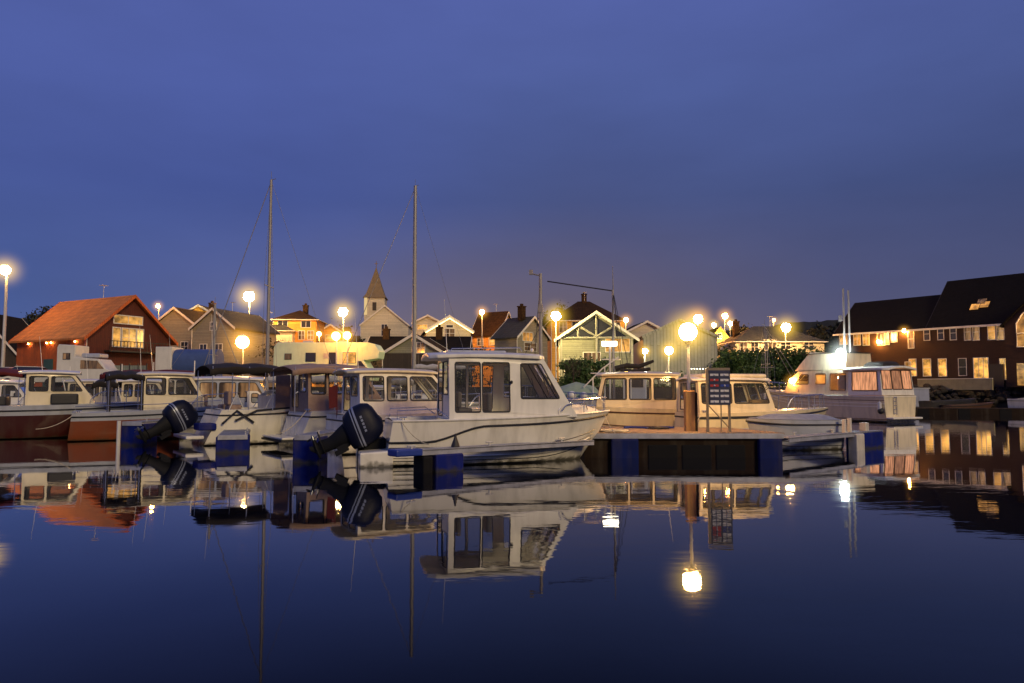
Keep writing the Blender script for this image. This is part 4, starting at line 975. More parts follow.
# motorhome
D = 60; X0 = Xat(272, D)
mhm = thing('motorhome', 'long cream motorhome with overcab bunk parked on the quay', 'motorhome', (X0, D, 2.0), R(-2)); mhm.scale = (1, 1, 1.06)
prof = [(0, .45), (6.7, .45), (8.2, .5), (8.35, 1.05), (7.9, 1.35), (7.45, 2.05), (8.6, 2.2), (8.72, 2.75), (8.35, 3.3), (7.7, 3.44), (.35, 3.45), (.05, 3.1)]
b = MB(); b.prism_y(prof, 0, 2.2); b.build('body', mat('motorhome_cream', (.62, .76, .54), rough=.4, var=.06, grime=.15), mhm, bevel=.06)
for x, z, w, h, m_ in ((1.25, 2.35, .5, .4, LITD), (3.1, 2.3, .75, .62, DARKPANE), (4.9, 2.15, .55, .95, DARKPANE), (7.15 - .9, 2.25, 1.0, .75, LITB)): pane_box(mhm, x, z, w, h, 0, m_)
b = MB(); b.box(4.15, 4.6, -.02, 0, 2.2, 2.6); b.build('vent_panel', M['galv'], mhm)
b = MB(); b.box(5.45, 6.05, -.025, 0, .6, 2.7); b.build('door', M['van_white'], mhm, bevel=.01)
b = MB(); b.add([(7.70, -.012, 1.4), (7.22, -.012, 2.0), (6.9, -.012, 2.0), (6.9, -.012, 1.4)], [(0, 1, 2, 3)]); b.build('cab_window', DARKPANE, mhm)
b = MB(); b.box(.2, 6.5, -.015, 0, 1.25, 1.36); b.build('stripe', mat('stripe_brown', (.2, .12, .06)), mhm)
b = MB(); b.box(2.2, 2.9, .7, 1.4, 3.45, 3.62); b.box(5.2, 5.8, .6, 1.3, 3.45, 3.6); b.build('roof_hatch', M['gel_grey'], mhm, bevel=.03)
for x in (1.9, 7.2):
    for y in (.15, 2.05): wheel(mhm, x, y)
# box trailer with blue tarpaulin
D = 57; t = thing('box_trailer', 'white box trailer with a faded blue tarpaulin cover', 'trailer', (Xat(154, D), D, 1.98), R(2)); t.scale = (1, 1, .94)
b = MB(); b.box(0, 1.25, 0, 2.2, .4, 3.35); b.build('front_box', M['van_white'], t, bevel=.04)
b = MB(); b.loft([[(x, 1.1 + 1.1 * math.cos(a) * (1 if k % 2 else .97), 2.0 + 1.2 * math.copysign(abs(math.sin(a)) ** .6, math.sin(a))) for a in (2 * math.pi * j / 16 for j in range(16))] for k, x in enumerate((1.27, 1.8, 2.4, 3.0, 3.6, 4.2, 4.5))]); b.build('tarpaulin', M['tarp_blue'], t, smooth=True)
b = MB(); b.box(0, 4.5, .2, 2.0, .42, .8); b.build('chassis', M['trim_dark'], t)
for y in (.1, 2.1): wheel(t, 2.8, y)
# camper van
D = 54; t = thing('camper_van', 'white camper van with roof box in front of the boathouse', 'van', (Xat(55, D), D, 1.95), R(3)); t.scale = (1, 1, .92)
prof = [(0, .4), (4.2, .4), (4.35, .9), (4.2, 1.25), (3.5, 1.5), (2.95, 2.3), (1.3, 2.45), (1.3, 3.4), (.1, 3.45), (0, 3.2)]
b = MB(); b.prism_y(prof, 0, 2.0); b.build('body', M['van_white'], t, bevel=.05)
b = MB(); b.add([(3.4, -.012, 1.5), (2.9, -.012, 2.15), (1.7, -.012, 2.2), (1.7, -.012, 1.5)], [(0, 1, 2, 3)]); b.build('cab_window', LITD, t)
pane_box(t, .7, 2.5, .45, .45, 0, LITD)
b = MB(); b.box(1.6, 2.9, .3, 1.7, 2.42, 2.75); b.build('roof_box', M['gel_grey'], t, bevel=.08)
for x in (.8, 3.4):
    for y in (.12, 1.88): wheel(t, x, y)
# panel fence
D = 56; t = thing('panel_fence', 'grey green panel fence standing below the boathouse gable', 'fence', (Xat(111, D), D, 2.0), R(8))
for k in range(4):
    b = MB(); b.box(k * .62 + .03, k * .62 + .58, 0, .05, .15, 1.65); b.build('panel', mat('fence_grey_green', (.20, .23, .20), rough=.7, kind='plank_v', var=.15), t)
b = MB()
for k in range(5): b.box(k * .62 - .04, k * .62 + .03, -.02, .07, 0, 1.8)
b.build('post', M['trim_dark'], t)
# parked cars at the left
def car(label, px, D, rz, m):
    t = thing('parked_car', label, 'car', (Xat(px, D), D, 2.0), R(rz), 'cars parked on the left quay')
    rings = []
    for y, s in ((-.82, .9), (-.8, 1), (.8, 1), (.82, .9)):
        rings.append([(x, y, z) for x, z in ((-2.1, .35), (2.1, .35), (2.15, .7), (1.9, .86), (1.15, .93), (-1.5, .98), (-2.1, .9), (-2.15, .6))])
    b = MB(); b.loft(rings); b.build('body', m, t, smooth=True, bevel=.06)
    b = MB(); b.loft([[(1.15, y, .93), (.5, y * .82, 1.42), (-1.0, y * .82, 1.45), (-1.75, y, .96)] for y in (-.76, .76)]); b.build('greenhouse', DARKPANE, t, bevel=.05)
    b = MB(); b.loft([[(.5, y, 1.42), (.4, y, 1.47), (-.95, y, 1.5), (-1.1, y, 1.44)] for y in (-.64, .64)]); b.build('roof', m, t, bevel=.02)
    for x in (-1.35, 1.35):
        for y in (-.75, .75): wheel(t, x, y, .32)
    for y in (-.6, .6): h = MB(); h.sphere((2.08, y, .7), .1, 10, 6); h.build('headlight', M['white_refl'], t, smooth=True)
car('white hatchback parked left of the camper van', 33, 53.5, 10, M['van_white'])
car('silver saloon parked at the foot of the left lamp post', 3, 54.5, 5, M['galv'])

# ------------------------------------------------------------------ street lamps
LG = 'street lamps on the quay'
street_lamp('tall street lamp at the far left edge above the moored boats', 5, 270, 61, 5.0, 'warm', 24, gz=2.0, group=LG, pole=.12)
street_lamp('tallest yellow street lamp left of the big mast', 249, 296.5, 100, 5.2, 'warm', 80, gz=2.6, group=LG, pole=.11)
street_lamp('white topped street lamp behind the motorhome roof', 343, 312, 76, 4.6, 'warm', 70, gz=2.1, group=LG)
street_lamp('lower left of two orange lamps above the motorhome', 336, 336, 57.5, 4.2, 'orange', 17, gz=2.0, group=LG)
street_lamp('lower right of two orange lamps above the motorhome', 347, 335.5, 58, 3.8, 'orange', 17, gz=2.0, group=LG)
street_lamp('greenish yellow street lamp in front of the boat hall', 556, 316, 68, 4.6, 'yellow', 90, gz=2.1, group=LG)
street_lamp('small orange lamp beside the fishing boat mainmast', 626, 320, 80, 2.2, 'orange', 60, gz=2.4, group=LG)
street_lamp('orange street lamp before the tall ochre house', 482, 312, 96, 2.3, 'orange', 110, gz=2.7, group=LG)
street_lamp('orange street lamp behind the boathouse gable', 158, 306, 88, 1.8, 'orange', 60, gz=2.5, group=LG)
street_lamp('yellow lamp left of the yellow lamplit house', 173, 316, 93, 2.0, 'yellow', 150, gz=2.6, group=LG)
street_lamp('faint orange lamp right of the square ochre house', 319, 334, 100, 2.0, 'orange', 110, gz=2.8, group=LG)
street_lamp('bright lamp just above the big pontoon lamp', 698, 319, 100, 4.6, 'orange', 60, gz=2.8, group=LG)
street_lamp('small far lamp left in the cluster of three', 714, 325, 120, 2.0, 'warm', 60, gz=3.2, group=LG)
street_lamp('far orange lamp at the top of the cluster of three', 725, 316, 118, 2.8, 'orange', 60, gz=3.1, group=LG)
street_lamp('small far lamp right in the cluster of three', 730.5, 323.5, 116, 2.2, 'warm', 60, gz=3.1, group=LG)
street_lamp('low white lamp at the left corner of the warehouse', 645, 351, 66, 2.6, 'white', 25, gz=2.1, group=LG)
street_lamp('low greenish lamp lighting the warehouse wall', 669, 350.5, 70, 4.0, 'yellow', 25, gz=2.1, group=LG)
street_lamp('tall street lamp before the hedge left of the motor yacht', 786, 327.5, 90, 4.4, 'warm', 80, gz=2.5, group=LG)
street_lamp('tiny lamp on the roof ridge of the wide white house', 774, 320, 112, 1.2, 'orange', 60, gz=3.0, group=LG)

# pontoon lamps
def pontoon_lamp(label, px, py, D, rpx, st, gzz, base=True):
    X, Z = Xat(px, D), Zat(py, D); r = rpx / F * D; t = thing('pontoon_lamp', label, 'lamp post', (X, D, gzz), 0, None); h = Z - gzz
    if base:
        b = MB(); b.box(-.13, .14, -.12, .12, 0, 1.15); b.build('timber_post', M['pile'], t, bevel=.02)
        b = MB(); b.box(.145, .2, -.13, .13, -.4, 1.1); b.build('side_board', M['fascia'], t)
    b = MB(); b.tube([(0, 0, 1.0 if base else 0), (0, 0, h - r * .9)], .045, 8); b.lathe([(.09, -.1), (.13, 0), (.1, .05)], (0, 0, h - r * .95), 10); b.build('pole', M['galv'], t, smooth=True)
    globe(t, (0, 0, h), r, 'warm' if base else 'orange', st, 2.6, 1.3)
pontoon_lamp('bright globe lamp on a timber post at the pontoon edge', 689, 332, 20.6, 9.0, 55, .62)
street_lamp('big orange globe lamp just below the tallest street lamp', 242.5, 342, 75, 6.4, 'orange', 30, gz=2.0, group=LG)

# string of small lights
t = thing('light_string', 'short row of tiny white lights left of the pontoon sign', 'string lights', (Xat(688, 40), 40, 0))
b = MB(); z = Zat(368.5, 40); b.tube([(0, 0, z + .03), (1.05, 0, z + .03)], .012, 4); b.tube([(0, 0, 0), (0, 0, z + .03)], .02, 5); b.tube([(1.05, 0, 0), (1.05, 0, z + .03)], .02, 5); b.build('wire', M['trim_dark'], t)
for k in range(7): q = MB(); q.sphere((.06 + k * .155, 0, z - .02), .032, 8, 6); q.build('bulb', glow_mat('bulb_glow', (1, .9, .7), 6) if k == 0 else bpy.data.materials['bulb_glow'], t, smooth=True)

# ------------------------------------------------------------------ hedges and trees
hedge('green lamplit hedge in front of the boat hall', Xat(585, 64), 64, 2.0, 2.0, .8, 2.3, 6500, .13, 'leaf', 2)
hedge('long dark hedge in front of the wide white house', Xat(770, 84), 84, 2.2, 5.8, 1.2, Zat(349, 84) - 2.2, 16000, .19, 'leaf', 3)
hedge('rounded dark hedge beside the warehouse door', Xat(734, 76), 76, 2.2, 2.0, 1.2, Zat(354, 76) - 2.2, 6000, .15, 'leaf', 4)
hedge('low green hedge behind the moored cruiser cabins', Xat(690, 62), 62, 2.0, 2.6, .6, 1.2, 1800, .12, 'leaf', 5)
hedge('dark hedge under the square ochre house', Xat(300, 88), 88, 2.5, 4.2, 1.0, Zat(341, 88) - 2.5, 3200, .16, 'leaf_dark', 6)
hedge('dark hedge right of the orange gabled houses', Xat(350, 78), 78, 2.3, 2.6, 1.0, Zat(346, 78) - 2.3, 2200, .15, 'leaf_dark', 7)
hedge('dark bushes under the blue slate roofed house', Xat(480, 76), 76, 2.3, 3.0, 1.0, Zat(350, 76) - 2.3, 2600, .15, 'leaf_dark', 8)
hedge('dark shrubs between the motorhome and the boatshed house', Xat(395, 66), 66, 2.1, 2.4, .8, 1.6, 1800, .13, 'leaf_dark', 9)
hedge('bright green bush left of the motor yacht cabin', Xat(783, 55.5), 60.5, 2.0, 1.2, .5, 1.6, 1100, .12, 'leaf', 10)
tree('dark round tree behind the roof of the boathouse', Xat(28, 104), 104, 2.8, Zat(309, 104) - 2.8, 2.6, 2600, .25, seed=1)
tree('dark tree between the boathouse and the left house', Xat(50, 112), 112, 2.9, Zat(306, 112) - 2.9, 2.4, 2200, .25, seed=2)
tree('dark conical tree right of the boathouse gable', Xat(168, 104), 104, 2.9, Zat(311, 104) - 2.9, 1.8, 1800, .22, seed=3)
tree('dark tree standing left of the white church', Xat(345, 124), 124, 3.2, Zat(327, 124) - 3.2, 2.6, 2200, .28, seed=4)
tree('dark tree on the rise between warehouse and white house', Xat(740, 122), 122, 3.3, Zat(327, 122) - 3.3, 2.8, 2400, .28, seed=5)
tree('dark spreading tree behind the wide hipped roof', Xat(553, 122), 122, 3.3, Zat(304, 122) - 3.3, 2.8, 2400, .28, seed=6)
tree('dark tree left of the end of the brick building', Xat(822, 116), 116, 3.2, Zat(328, 116) - 3.2, 3.0, 2600, .28, seed=8)
tree('leafless young tree beside the greenish yellow lamp', Xat(573, 62), 62, 2.0, 2.7, 1.2, bare=True, seed=7)
rng = random.Random(99); wl = MB()
for i in range(60):
    D = rng.uniform(230, 300); px = rng.uniform(-60, 1100); zt_ = Zat(rng.uniform(326, 336), D); r = rng.uniform(3, 6)
    leaves(wl, (Xat(px, D), D, zt_ - r * .8), (r, r, r * 1.1), 420, .8, rng)
o = wl.build('woodland', M['leaf_dark']); tag(o, 'far dark woodland along the skyline behind the town', 'woodland', kind='stuff')

# ------------------------------------------------------------------ pontoons
def prism_thing(poly, z0, z1): b = MB(); b.prism(poly, z0, z1); return b
pt = thing('main_pontoon', 'broad timber decked pontoon carrying the sign and lamp', 'pontoon', (1.9, 19.8, 0))
def rel(P): return [(x - 1.9, y - 19.8) for x, y in P]
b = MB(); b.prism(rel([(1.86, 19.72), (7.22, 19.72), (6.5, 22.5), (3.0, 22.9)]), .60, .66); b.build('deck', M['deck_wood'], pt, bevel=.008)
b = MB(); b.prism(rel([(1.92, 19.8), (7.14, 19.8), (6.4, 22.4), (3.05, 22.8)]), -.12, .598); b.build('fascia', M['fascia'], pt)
b = MB(); b.box(0, 5.3, -.105, -.035, .50, .64); b.build('edge_rail', M['beam'], pt, bevel=.01)
for k, (a, w_) in enumerate(((.72, .72), (4.62, .62))): b = MB(); b.box(a, a + w_, -.16, .3, -.25, .5); b.build('float', M['float_navy'], pt, bevel=.04)
for a in (1.7, 2.6, 3.5): b = MB(); b.box(a, a + .8, -.03, .3, -.3, .34); b.build('float', M['float_black'], pt, bevel=.04)
def finger(label, tip, end, w_, z, floats, tip_cap=None):
    tip, end = Vector((*tip, 0)), Vector((*end, 0)); L_ = (end - tip).length; a = math.atan2(end.y - tip.y, end.x - tip.x)
    t = thing('finger_pontoon', label, 'pontoon', tip, a, 'finger pontoons between the boats')
    b = MB(); b.box(0, L_, -w_ / 2, w_ / 2, z - .03, z); b.build('walkway', mat('anti_slip_grating', (.30, .31, .34), rough=.7, kind='plank_v', var=.15), t)
    b = MB()
    for s in (-1, 1): b.box(.0, L_, s * w_ / 2 - (.03 if s > 0 else 0) , s * w_ / 2 + (.03 if s < 0 else 0), z - .12, z + .012)
    b.box(-.03, 0, -w_ / 2, w_ / 2, z - .12, z + .012); b.build('side_beam', M['beam'], t, bevel=.006)
    for x0, x1, m_, top in floats:
        b = MB(); b.box(x0, x1, -w_ / 2 - .05, w_ / 2 + .05, -.28, top); b.build('float', M[m_], t, bevel=.035)
    for x in [.35] + [x for x in (2.4, 4.6) if x < L_]:
        b = MB(); y = -w_ / 2 + .07; b.tube([(x - .1, y, z + .09), (x + .1, y, z + .09)], .018, 6); b.tube([(x, y, z), (x, y, z + .09)], .025, 6); b.build('cleat', M['galv'], t, smooth=True)
    return t
f1 = finger('pale finger pontoon lying along the white pilothouse boat', (-2.5, 15.85), (2.0, 19.25), .36, .5, [(.58, .82, 'float_black', .36), (.9, 1.62, 'float_blue', .385)])
b = MB(); b.box(-.06, .58, -.215, .215, .38, .53); b.build('end_cap', M['fender_blue'], f1, bevel=.03)
b = MB(); b.lathe([(.10, 0), (.09, .05), (.035, .2), (.012, .3)], (1.55, .02, .51), 10); b.build('mooring_cone', M['trim_black'], f1, smooth=True)
finger('short finger pontoon with a tall blue float between big outboards', (-5.07, 18.3), (-4.95, 20.9), .55, .68, [(.0, .8, 'float_blue', .62)])
finger('finger pontoon with blue float in front of the open cruiser', (-7.95, 21.2), (-9.0, 24.4), .8, .50, [(.0, 1.0, 'float_blue', .47)])
f4 = finger('finger pontoon with wide blue float beside the red hulls', (-12.25, 24.0), (-11.4, 32.2), .68, .76, [(.0, .8, 'float_blue', .70)])
b = MB(); b.tube([(-.12, .38, -.2), (-.12, .38, .80)], .06, 8); b.build('corner_post', M['trim_white'], f4, smooth=True)
f5 = finger('right hand finger pontoon with white and blue end floats', (11.5, 23.6), (7.2, 19.95), .5, .52, [(.05, 1.35, 'float_blue', .49)])
b = MB(); b.box(1.45, 1.95, .05, .34, -.22, .48); b.build('float', M['float_white'], f5, bevel=.03)
b = MB(); b.box(1.75, 1.86, .0, .1, .52, .95); b.box(2.1, 2.2, 0, .1, .52, .92); b.build('mooring_post', M['float_white'], f5, bevel=.01)
b = MB(); b.box(.6, .85, -.1, .1, .52, .78); b.build('service_box', M['float_white'], f5, bevel=.02)
# rear walkway
a_, b_ = Vector((4.0, 23.4, 0)), Vector((-12.9, 34.9, 0)); L_ = (b_ - a_).length
t = thing('rear_walkway', 'long pontoon walkway running behind the moored boats', 'pontoon', a_, math.atan2(b_.y - a_.y, b_.x - a_.x))
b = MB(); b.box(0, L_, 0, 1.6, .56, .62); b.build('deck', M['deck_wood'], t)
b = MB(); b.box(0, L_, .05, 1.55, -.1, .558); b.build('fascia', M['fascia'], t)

# sign on the pontoon edge
D = 20.0; X0, X1 = Xat(706.5, D), Xat(730.5, D); zb, ztp = Zat(405, D), Zat(368.5, D)
t = thing('notice_board', 'dark notice board with rows of red white and blue strips', 'sign', (X0, D, .66)); W_ = X1 - X0; zb -= .66; ztp -= .66
b = MB()
for x in (0.0, W_ - .06): b.box(x, x + .06, 0, .06, 0, zb + (.03 if x else (ztp - zb)))
b.box(.06, W_, .0, .05, ztp - .05, ztp + .02); b.tube([(.03, .03, zb + .02), (W_ - .03, .03, .1)], .016, 5); b.tube([(W_ - .25, .03, 0), (W_ - .25, .03, zb)], .018, 5); b.build('stand', M['sign_frame'], t)
b = MB(); b.box(.07, W_ - .01, -.02, .03, zb, ztp - .05); pn = b.build('panel', M['sign_dark'], t)
rows = [(.87, ('w', 'w')), (.72, ('r', 'w')), (.56, ('r', 'b')), (.41, ('w', 'w')), (.26, ('w', 'w')), (.10, ('w', 'w'))]
H_ = ztp - .05 - zb
for v, (l_, r_) in rows:
    for k, (c, xa, xb) in enumerate(((l_, .10, W_ * .50), (r_, W_ * .58, W_ - .05))):
        b = MB(); b.box(xa, xb, -.032, -.022, zb + v * H_ - .03, zb + v * H_ + .03); b.build('strip', {'w': M['white_refl'], 'r': M['red_refl'], 'b': M['blue_refl']}[c], t)
        b = MB(); b.sphere(((xa + xb) / 2, -.035, zb + v * H_), .026, 8, 6); b.build('button_reflector', M['white_refl'], t, smooth=True)

# rope coil, hose, buoy on the deck
def coil(label, x, y, z, r, turns, m_, name='rope_coil'):
    b = MB(); rg = random.Random(int(x * 100)); P = []
    for i in range(turns * 14 + 1):
        a = i * 2 * math.pi / 14; rr_ = r * (1 - .5 * i / (turns * 14)) * rg.uniform(.95, 1.05); P.append((x + rr_ * math.cos(a), y + rr_ * .8 * math.sin(a), z + .02 + .012 * (i % 3)))
    b.tube(P, .026, 6); o = b.build(name, m_, smooth=True); tag(o, label, 'rope')
coil('coil of pale rope beside the bow of the pilothouse boat', 2.75, 20.15, .66, .40, 7, M['rope'])
coil('dark hose coiled on the pontoon deck near the globe lamp', 4.25, 21.6, .66, .3, 4, M['trim_black'], 'hose_coil')
b = MB(); b.tube([(3.3 + .16 * k, 21.9 + .15 * math.sin(k * 1.1), .69) for k in range(10)], .03, 6); o = b.build('water_hose', M['fender_blue'], smooth=True); tag(o, 'slack dark blue hose lying across the pontoon deck', 'hose')
# ------------------------------------------------------------------ the boats
# main white pilothouse boat
th = R(14); mb_ = thing('pilothouse_boat', 'white pilothouse boat with big raised navy outboard nearest the camera', 'boat', (-3.68, 18.3, 0), th); mb_.scale = (.885, 1, 1)
H = Hull(7.3, 2.5, 1.06, 1.24, rake=.75, fine=2.5, full=1, x0=.55, tr=.18)
rub = lambda t: .90 - .22 * (lambda q: q * q * (3 - 2 * q))(max(0, min(1, (.40 - t) / .25)))
H.build(mb_, M['gel_white'], M['gel_white'], cockpit=(.05, .30), rail_h=rub)
k = MB()
for side in (-1, 1): k.tube(H.line(1.0, side=side, out=.0), .028, 6)
k.build('gunwale', M['gel_white'], mb_, smooth=True)
strakes(H, mb_, [.40, .52, .60], M['hull_black'], .010, .0, .95)
k = MB()
for side in (-1, 1): k.tube(H.line(.46, 0, .93, side=side, out=.01), .022, 5)
k.build('spray_rail', M['gel_white'], mb_, smooth=True)
zb = 1.06; prof = [(2.25, zb), (5.95, zb + .06), (5.75, zb + .34), (4.92, 2.62), (2.25, 2.62)]
cabin(mb_, prof, [[(2.42, 1.26), (3.12, 1.26), (3.12, 2.46), (2.42, 2.46)], [(3.18, 1.26), (3.95, 1.26), (3.95, 2.46), (3.18, 2.46)], [(4.28, 1.58), (5.42, 1.58), (4.88, 2.44), (4.28, 2.44)]],
      1.04, .92, front=[(-.88, -.05, .12, .9), (.05, .88, .12, .9)], rear=[(-.8, -.05, .08, .6), (.05, .8, .08, .95)], taper=.10, thick=.045, fr=.018, rnd=.05)
roof(mb_, 1.72, 5.02, .98, 2.63, th=.09, camber=.09, rnd=.3)
b = MB(); b.box(2.3, 4.0, -.35, .35, 2.72, 2.79); b.build('roof_hatch', M['gel_grey'], mb_, bevel=.03)
b = MB()
for s in (-1, 1): b.tube([(2.3, s * .8, 2.72), (2.35, s * .8, 2.80), (4.3, s * .8, 2.84), (4.35, s * .8, 2.75)], .014, 6)
b.build('roof_rail', M['steel'], mb_, smooth=True)
# foredeck trunk
b = MB(); rg = []
for x, w_, z in ((5.3, .85, .30), (5.9, .68, .26), (6.5, .42, .16), (6.9, .16, .05)):
    z0 = H.deckz(x) - .02; rg.append([(x, -w_, z0), (x, -w_ * .85, z0 + z), (x, 0, z0 + z + .05), (x, w_ * .85, z0 + z), (x, w_, z0)])
b.loft(rg); b.build('foredeck_trunk', M['gel_white'], mb_, smooth=True)
# seats, wheel, bulkhead seen through the windows
b = MB(); b.box(2.55, 2.95, -.75, -.2, .75, 1.35); b.box(2.52, 2.65, -.75, -.2, 1.35, 1.75); b.box(3.4, 3.85, -.8, -.25, .75, 1.25); b.box(3.35, 3.5, -.8, -.25, 1.25, 1.72); b.box(2.6, 3.0, .2, .8, .75, 1.35); b.build('seat', M['seat'], mb_, bevel=.05)
b = MB(); b.box(4.55, 5.2, -.78, .78, 1.0, 1.52); b.build('dashboard', M['interior'], mb_, bevel=.04)
b = MB(); b.tube([(4.42 + .05 * math.sin(a), -.42 + .19 * math.cos(a), 1.62 + .19 * math.sin(a)) for a in (2 * math.pi * j / 16 for j in range(16))], .014, 6, closed=True); b.tube([(4.42, -.42, 1.62), (4.58, -.42, 1.5)], .02, 6); b.build('steering_wheel', M['trim_black'], mb_, smooth=True)
b = MB(); b.sphere((3.98, -1.03, 1.98), .045, 10, 6); b.build('side_light', M['trim_black'], mb_, smooth=True)
b = MB()
for s in (-1, 1):
    b.tube([(5.2, s * .62, 1.66), (5.05, s * .55, 2.1)], .01, 4); b.tube([(5.55, s * .6, 1.42), (5.2, s * .45, 2.2)], .008, 4)
b.build('wiper', M['trim_black'], mb_)
rail_run(mb_, H, .72, .985, h=.36, n=4, inset=.06, r=.016, close=True)
b = MB()
for s in (-1, 1): b.tube([(5.45, s * .99, 1.27), (5.6, s * .99, 1.42), (6.2, s * .82, 1.48), (6.3, s * .78, 1.3)], .016, 6)
b.build('grab_rail', M['steel'], mb_, smooth=True)
b = MB(); b.loft([[(-.12, y * .96, -.25), (-.12, y, .34), (.75, y, .38), (.75, y, -.25)] for y in (-1.14, -.34)]); b.loft([[(-.12, y, -.25), (-.12, y, .34), (.75, y, .38), (.75, y * .96, -.25)] for y in (.34, 1.14)]); b.build('swim_platform', M['gel_white'], mb_, bevel=.04)
outboard(mb_, (-.45, -.30, .42), tilt=66, s=.98, steer=-6)
b = MB(); b.box(.0, .62, -.28, .28, .3, .62); b.box(-.12, .02, -.16, .16, -.2, .6); b.build('motor_bracket', M['leg_black'], mb_, bevel=.03)
b = MB(); b.tube([(.85, -1.05, 1.1), (.85, -1.05, 1.3), (1.9, -1.1, 1.34), (2.2, -1.02, 1.15)], .014, 6); b.tube([(.85, 1.05, 1.1), (.85, 1.05, 1.3), (1.9, 1.1, 1.34), (2.2, 1.02, 1.15)], .014, 6); b.build('cockpit_rail', M['steel'], mb_, smooth=True)
mooring(mb_, (7.1, -.05, 1.22), (6.95, -1.2, .72), .08); mooring(mb_, (.95, -1.2, 1.05), (1.6, -1.75, .55), .1)
cleat(mb_, 1.0, -1.12, 1.08); cleat(mb_, 6.7, 0, 1.3)
antenna(mb_, 2.5, .75, 2.7, 1.5, .1)
b = MB(); b.sphere((4.9, 0, 2.83), .05, 8, 6); b.build('navigation_light', M['white_refl'], mb_, smooth=True)
# shore power box hint: plate with marks at the finger tip side
# --- boat E
t, h = cabin_boat('white boat with arched side windows and salmon lit roof behind the nearest boat', (-5.13, 21.35, 0), R(30), 6.4, 2.2, 1.08, 1.3, (.5, 2.75), 2.30, top='gel_white', windows=3, ant=1.8, front_len=1.05, rmat='gel_cream', stripes=[(.55, 'hull_black', .016), (.72, 'trim_brown', .012)], name='pilothouse_boat', wsc=.34, cabw=.80)
fender(t, h, .3); b = MB(); b.tube([(.1, 0, .9), (.1, 0, 2.0)], .015, 6); b.add([(.1, 0, 1.3), (.1, 0, 1.95), (-.12, .12, 1.85), (-.1, .1, 1.25)], [(0, 1, 2, 3)]); b.build('ensign', M['canvas_red'], t)
# --- boat D
t, h = cabin_boat('white cruiser under a pinkish beige canvas canopy beside the tall blue float', (-7.16, 23.74, 0), R(35), 6.0, 2.3, 1.12, 1.38, (.35, 2.2), 2.50, top='gel_white', wmat='canvas_beige', windows=3, front_len=.9, rmat='canvas_beige', stripes=[(.9, 'trim_brown', .012), (.5, 'hull_black', .02)], name='canopy_cruiser', cabw=.78, wsc=.4, tr=.4)
canopy(t, -.25, 2.5, 1.12, 2.50, M['canvas_beige'], zb=1.1, valance=.16)
b = MB(); b.box(-.5, .0, -1.0, 1.0, .26, .34); b.build('swim_platform', M['gel_white'], t, bevel=.03)
b = MB(); b.box(-.52, .01, -1.02, 1.02, .19, .255); b.build('rubbing_strip', M['trim_black'], t)
b = MB()
for y in (-.8, -.4, .1, .5): b.tube([(-.02, y, .4), (-.02, y, .95)], .012, 5)
b.build('transom_rib', M['gel_grey'], t)
# --- boat C: open cruiser with black canopy
t = thing('open_cruiser', 'white open cruiser under a black bimini with tilted navy outboard', 'boat', (-10.4, 24.6, 0), R(35))
h = Hull(6.0, 2.3, 1.14, 1.34, tr=.5); h.build(t, M['gel_white'], M['gel_white'], cockpit=(.05, .5), ck_d=.5)
canopy(t, .1, 2.6, 1.08, 2.56, M['canvas_black'], zb=1.1, valance=.2)
for pts in ([(.5, -1.13, .7), (.95, -1.17, 1.12), (1.5, -1.15, .72)], [(.9, -1.165, .80), (1.6, -1.18, 1.12), (4.2, -1.05, 1.28)]):
    b = MB(); b.tube(pts, .035, 6); b.build('side_stripe', M['trim_black'], t, smooth=True)
prof = [(2.3, .98), (3.6, 1.0), (3.2, 1.3), (2.75, 1.62), (2.3, 1.3)]
cabin(t, [(2.2, 1.12), (3.7, 1.15), (3.3, 1.35), (2.55, 1.8), (2.2, 1.6)], [[(2.4, 1.25), (3.15, 1.25), (3.0, 1.42), (2.55, 1.68), (2.4, 1.6)]], .92, .8, front=[(-.85, -.05, .1, .9), (.05, .85, .1, .9)], rear=[], thick=.02)
b = MB(); b.box(-.55, 0, -1.0, 1.0, .22, .33); b.build('swim_platform', M['gel_white'], t, bevel=.03)
b = MB(); b.box(-.2, .35, -1.1, -.35, .5, .72); b.build('fender_rack', M['float_blue'], t, bevel=.04)
for x in (2.2,): b = MB(); b.add([(x, -1.13, 1.0), (x + .5, -1.13, 1.0), (x + .5, -1.13, 2.3), (x, -1.13, 2.35)], [(0, 1, 2, 3)]); b.build('side_curtain', M['canvas_beige'], t)
b = MB(); b.box(.8, 1.2, -.8, -.2, .6, 1.3); b.box(.75, .87, -.8, -.2, 1.3, 1.75); b.box(.8, 1.2, .2, .8, .6, 1.3); b.build('seat', M['canvas_beige'], t, bevel=.05)
outboard(t, (-.95, -.2, .42), tilt=62, s=.95, steer=8); rail_run(t, h, .55, .98, h=.42, close=True)
b = MB(); b.tube([(.7, -1.1, 1.1), (.95, -1.1, 1.7), (1.2, -1.1, 1.1)], .016, 5); b.tube([(1.9, -1.1, 1.2), (2.15, -1.1, 1.75)], .014, 5); b.build('rod_holder', M['gel_white'], t)
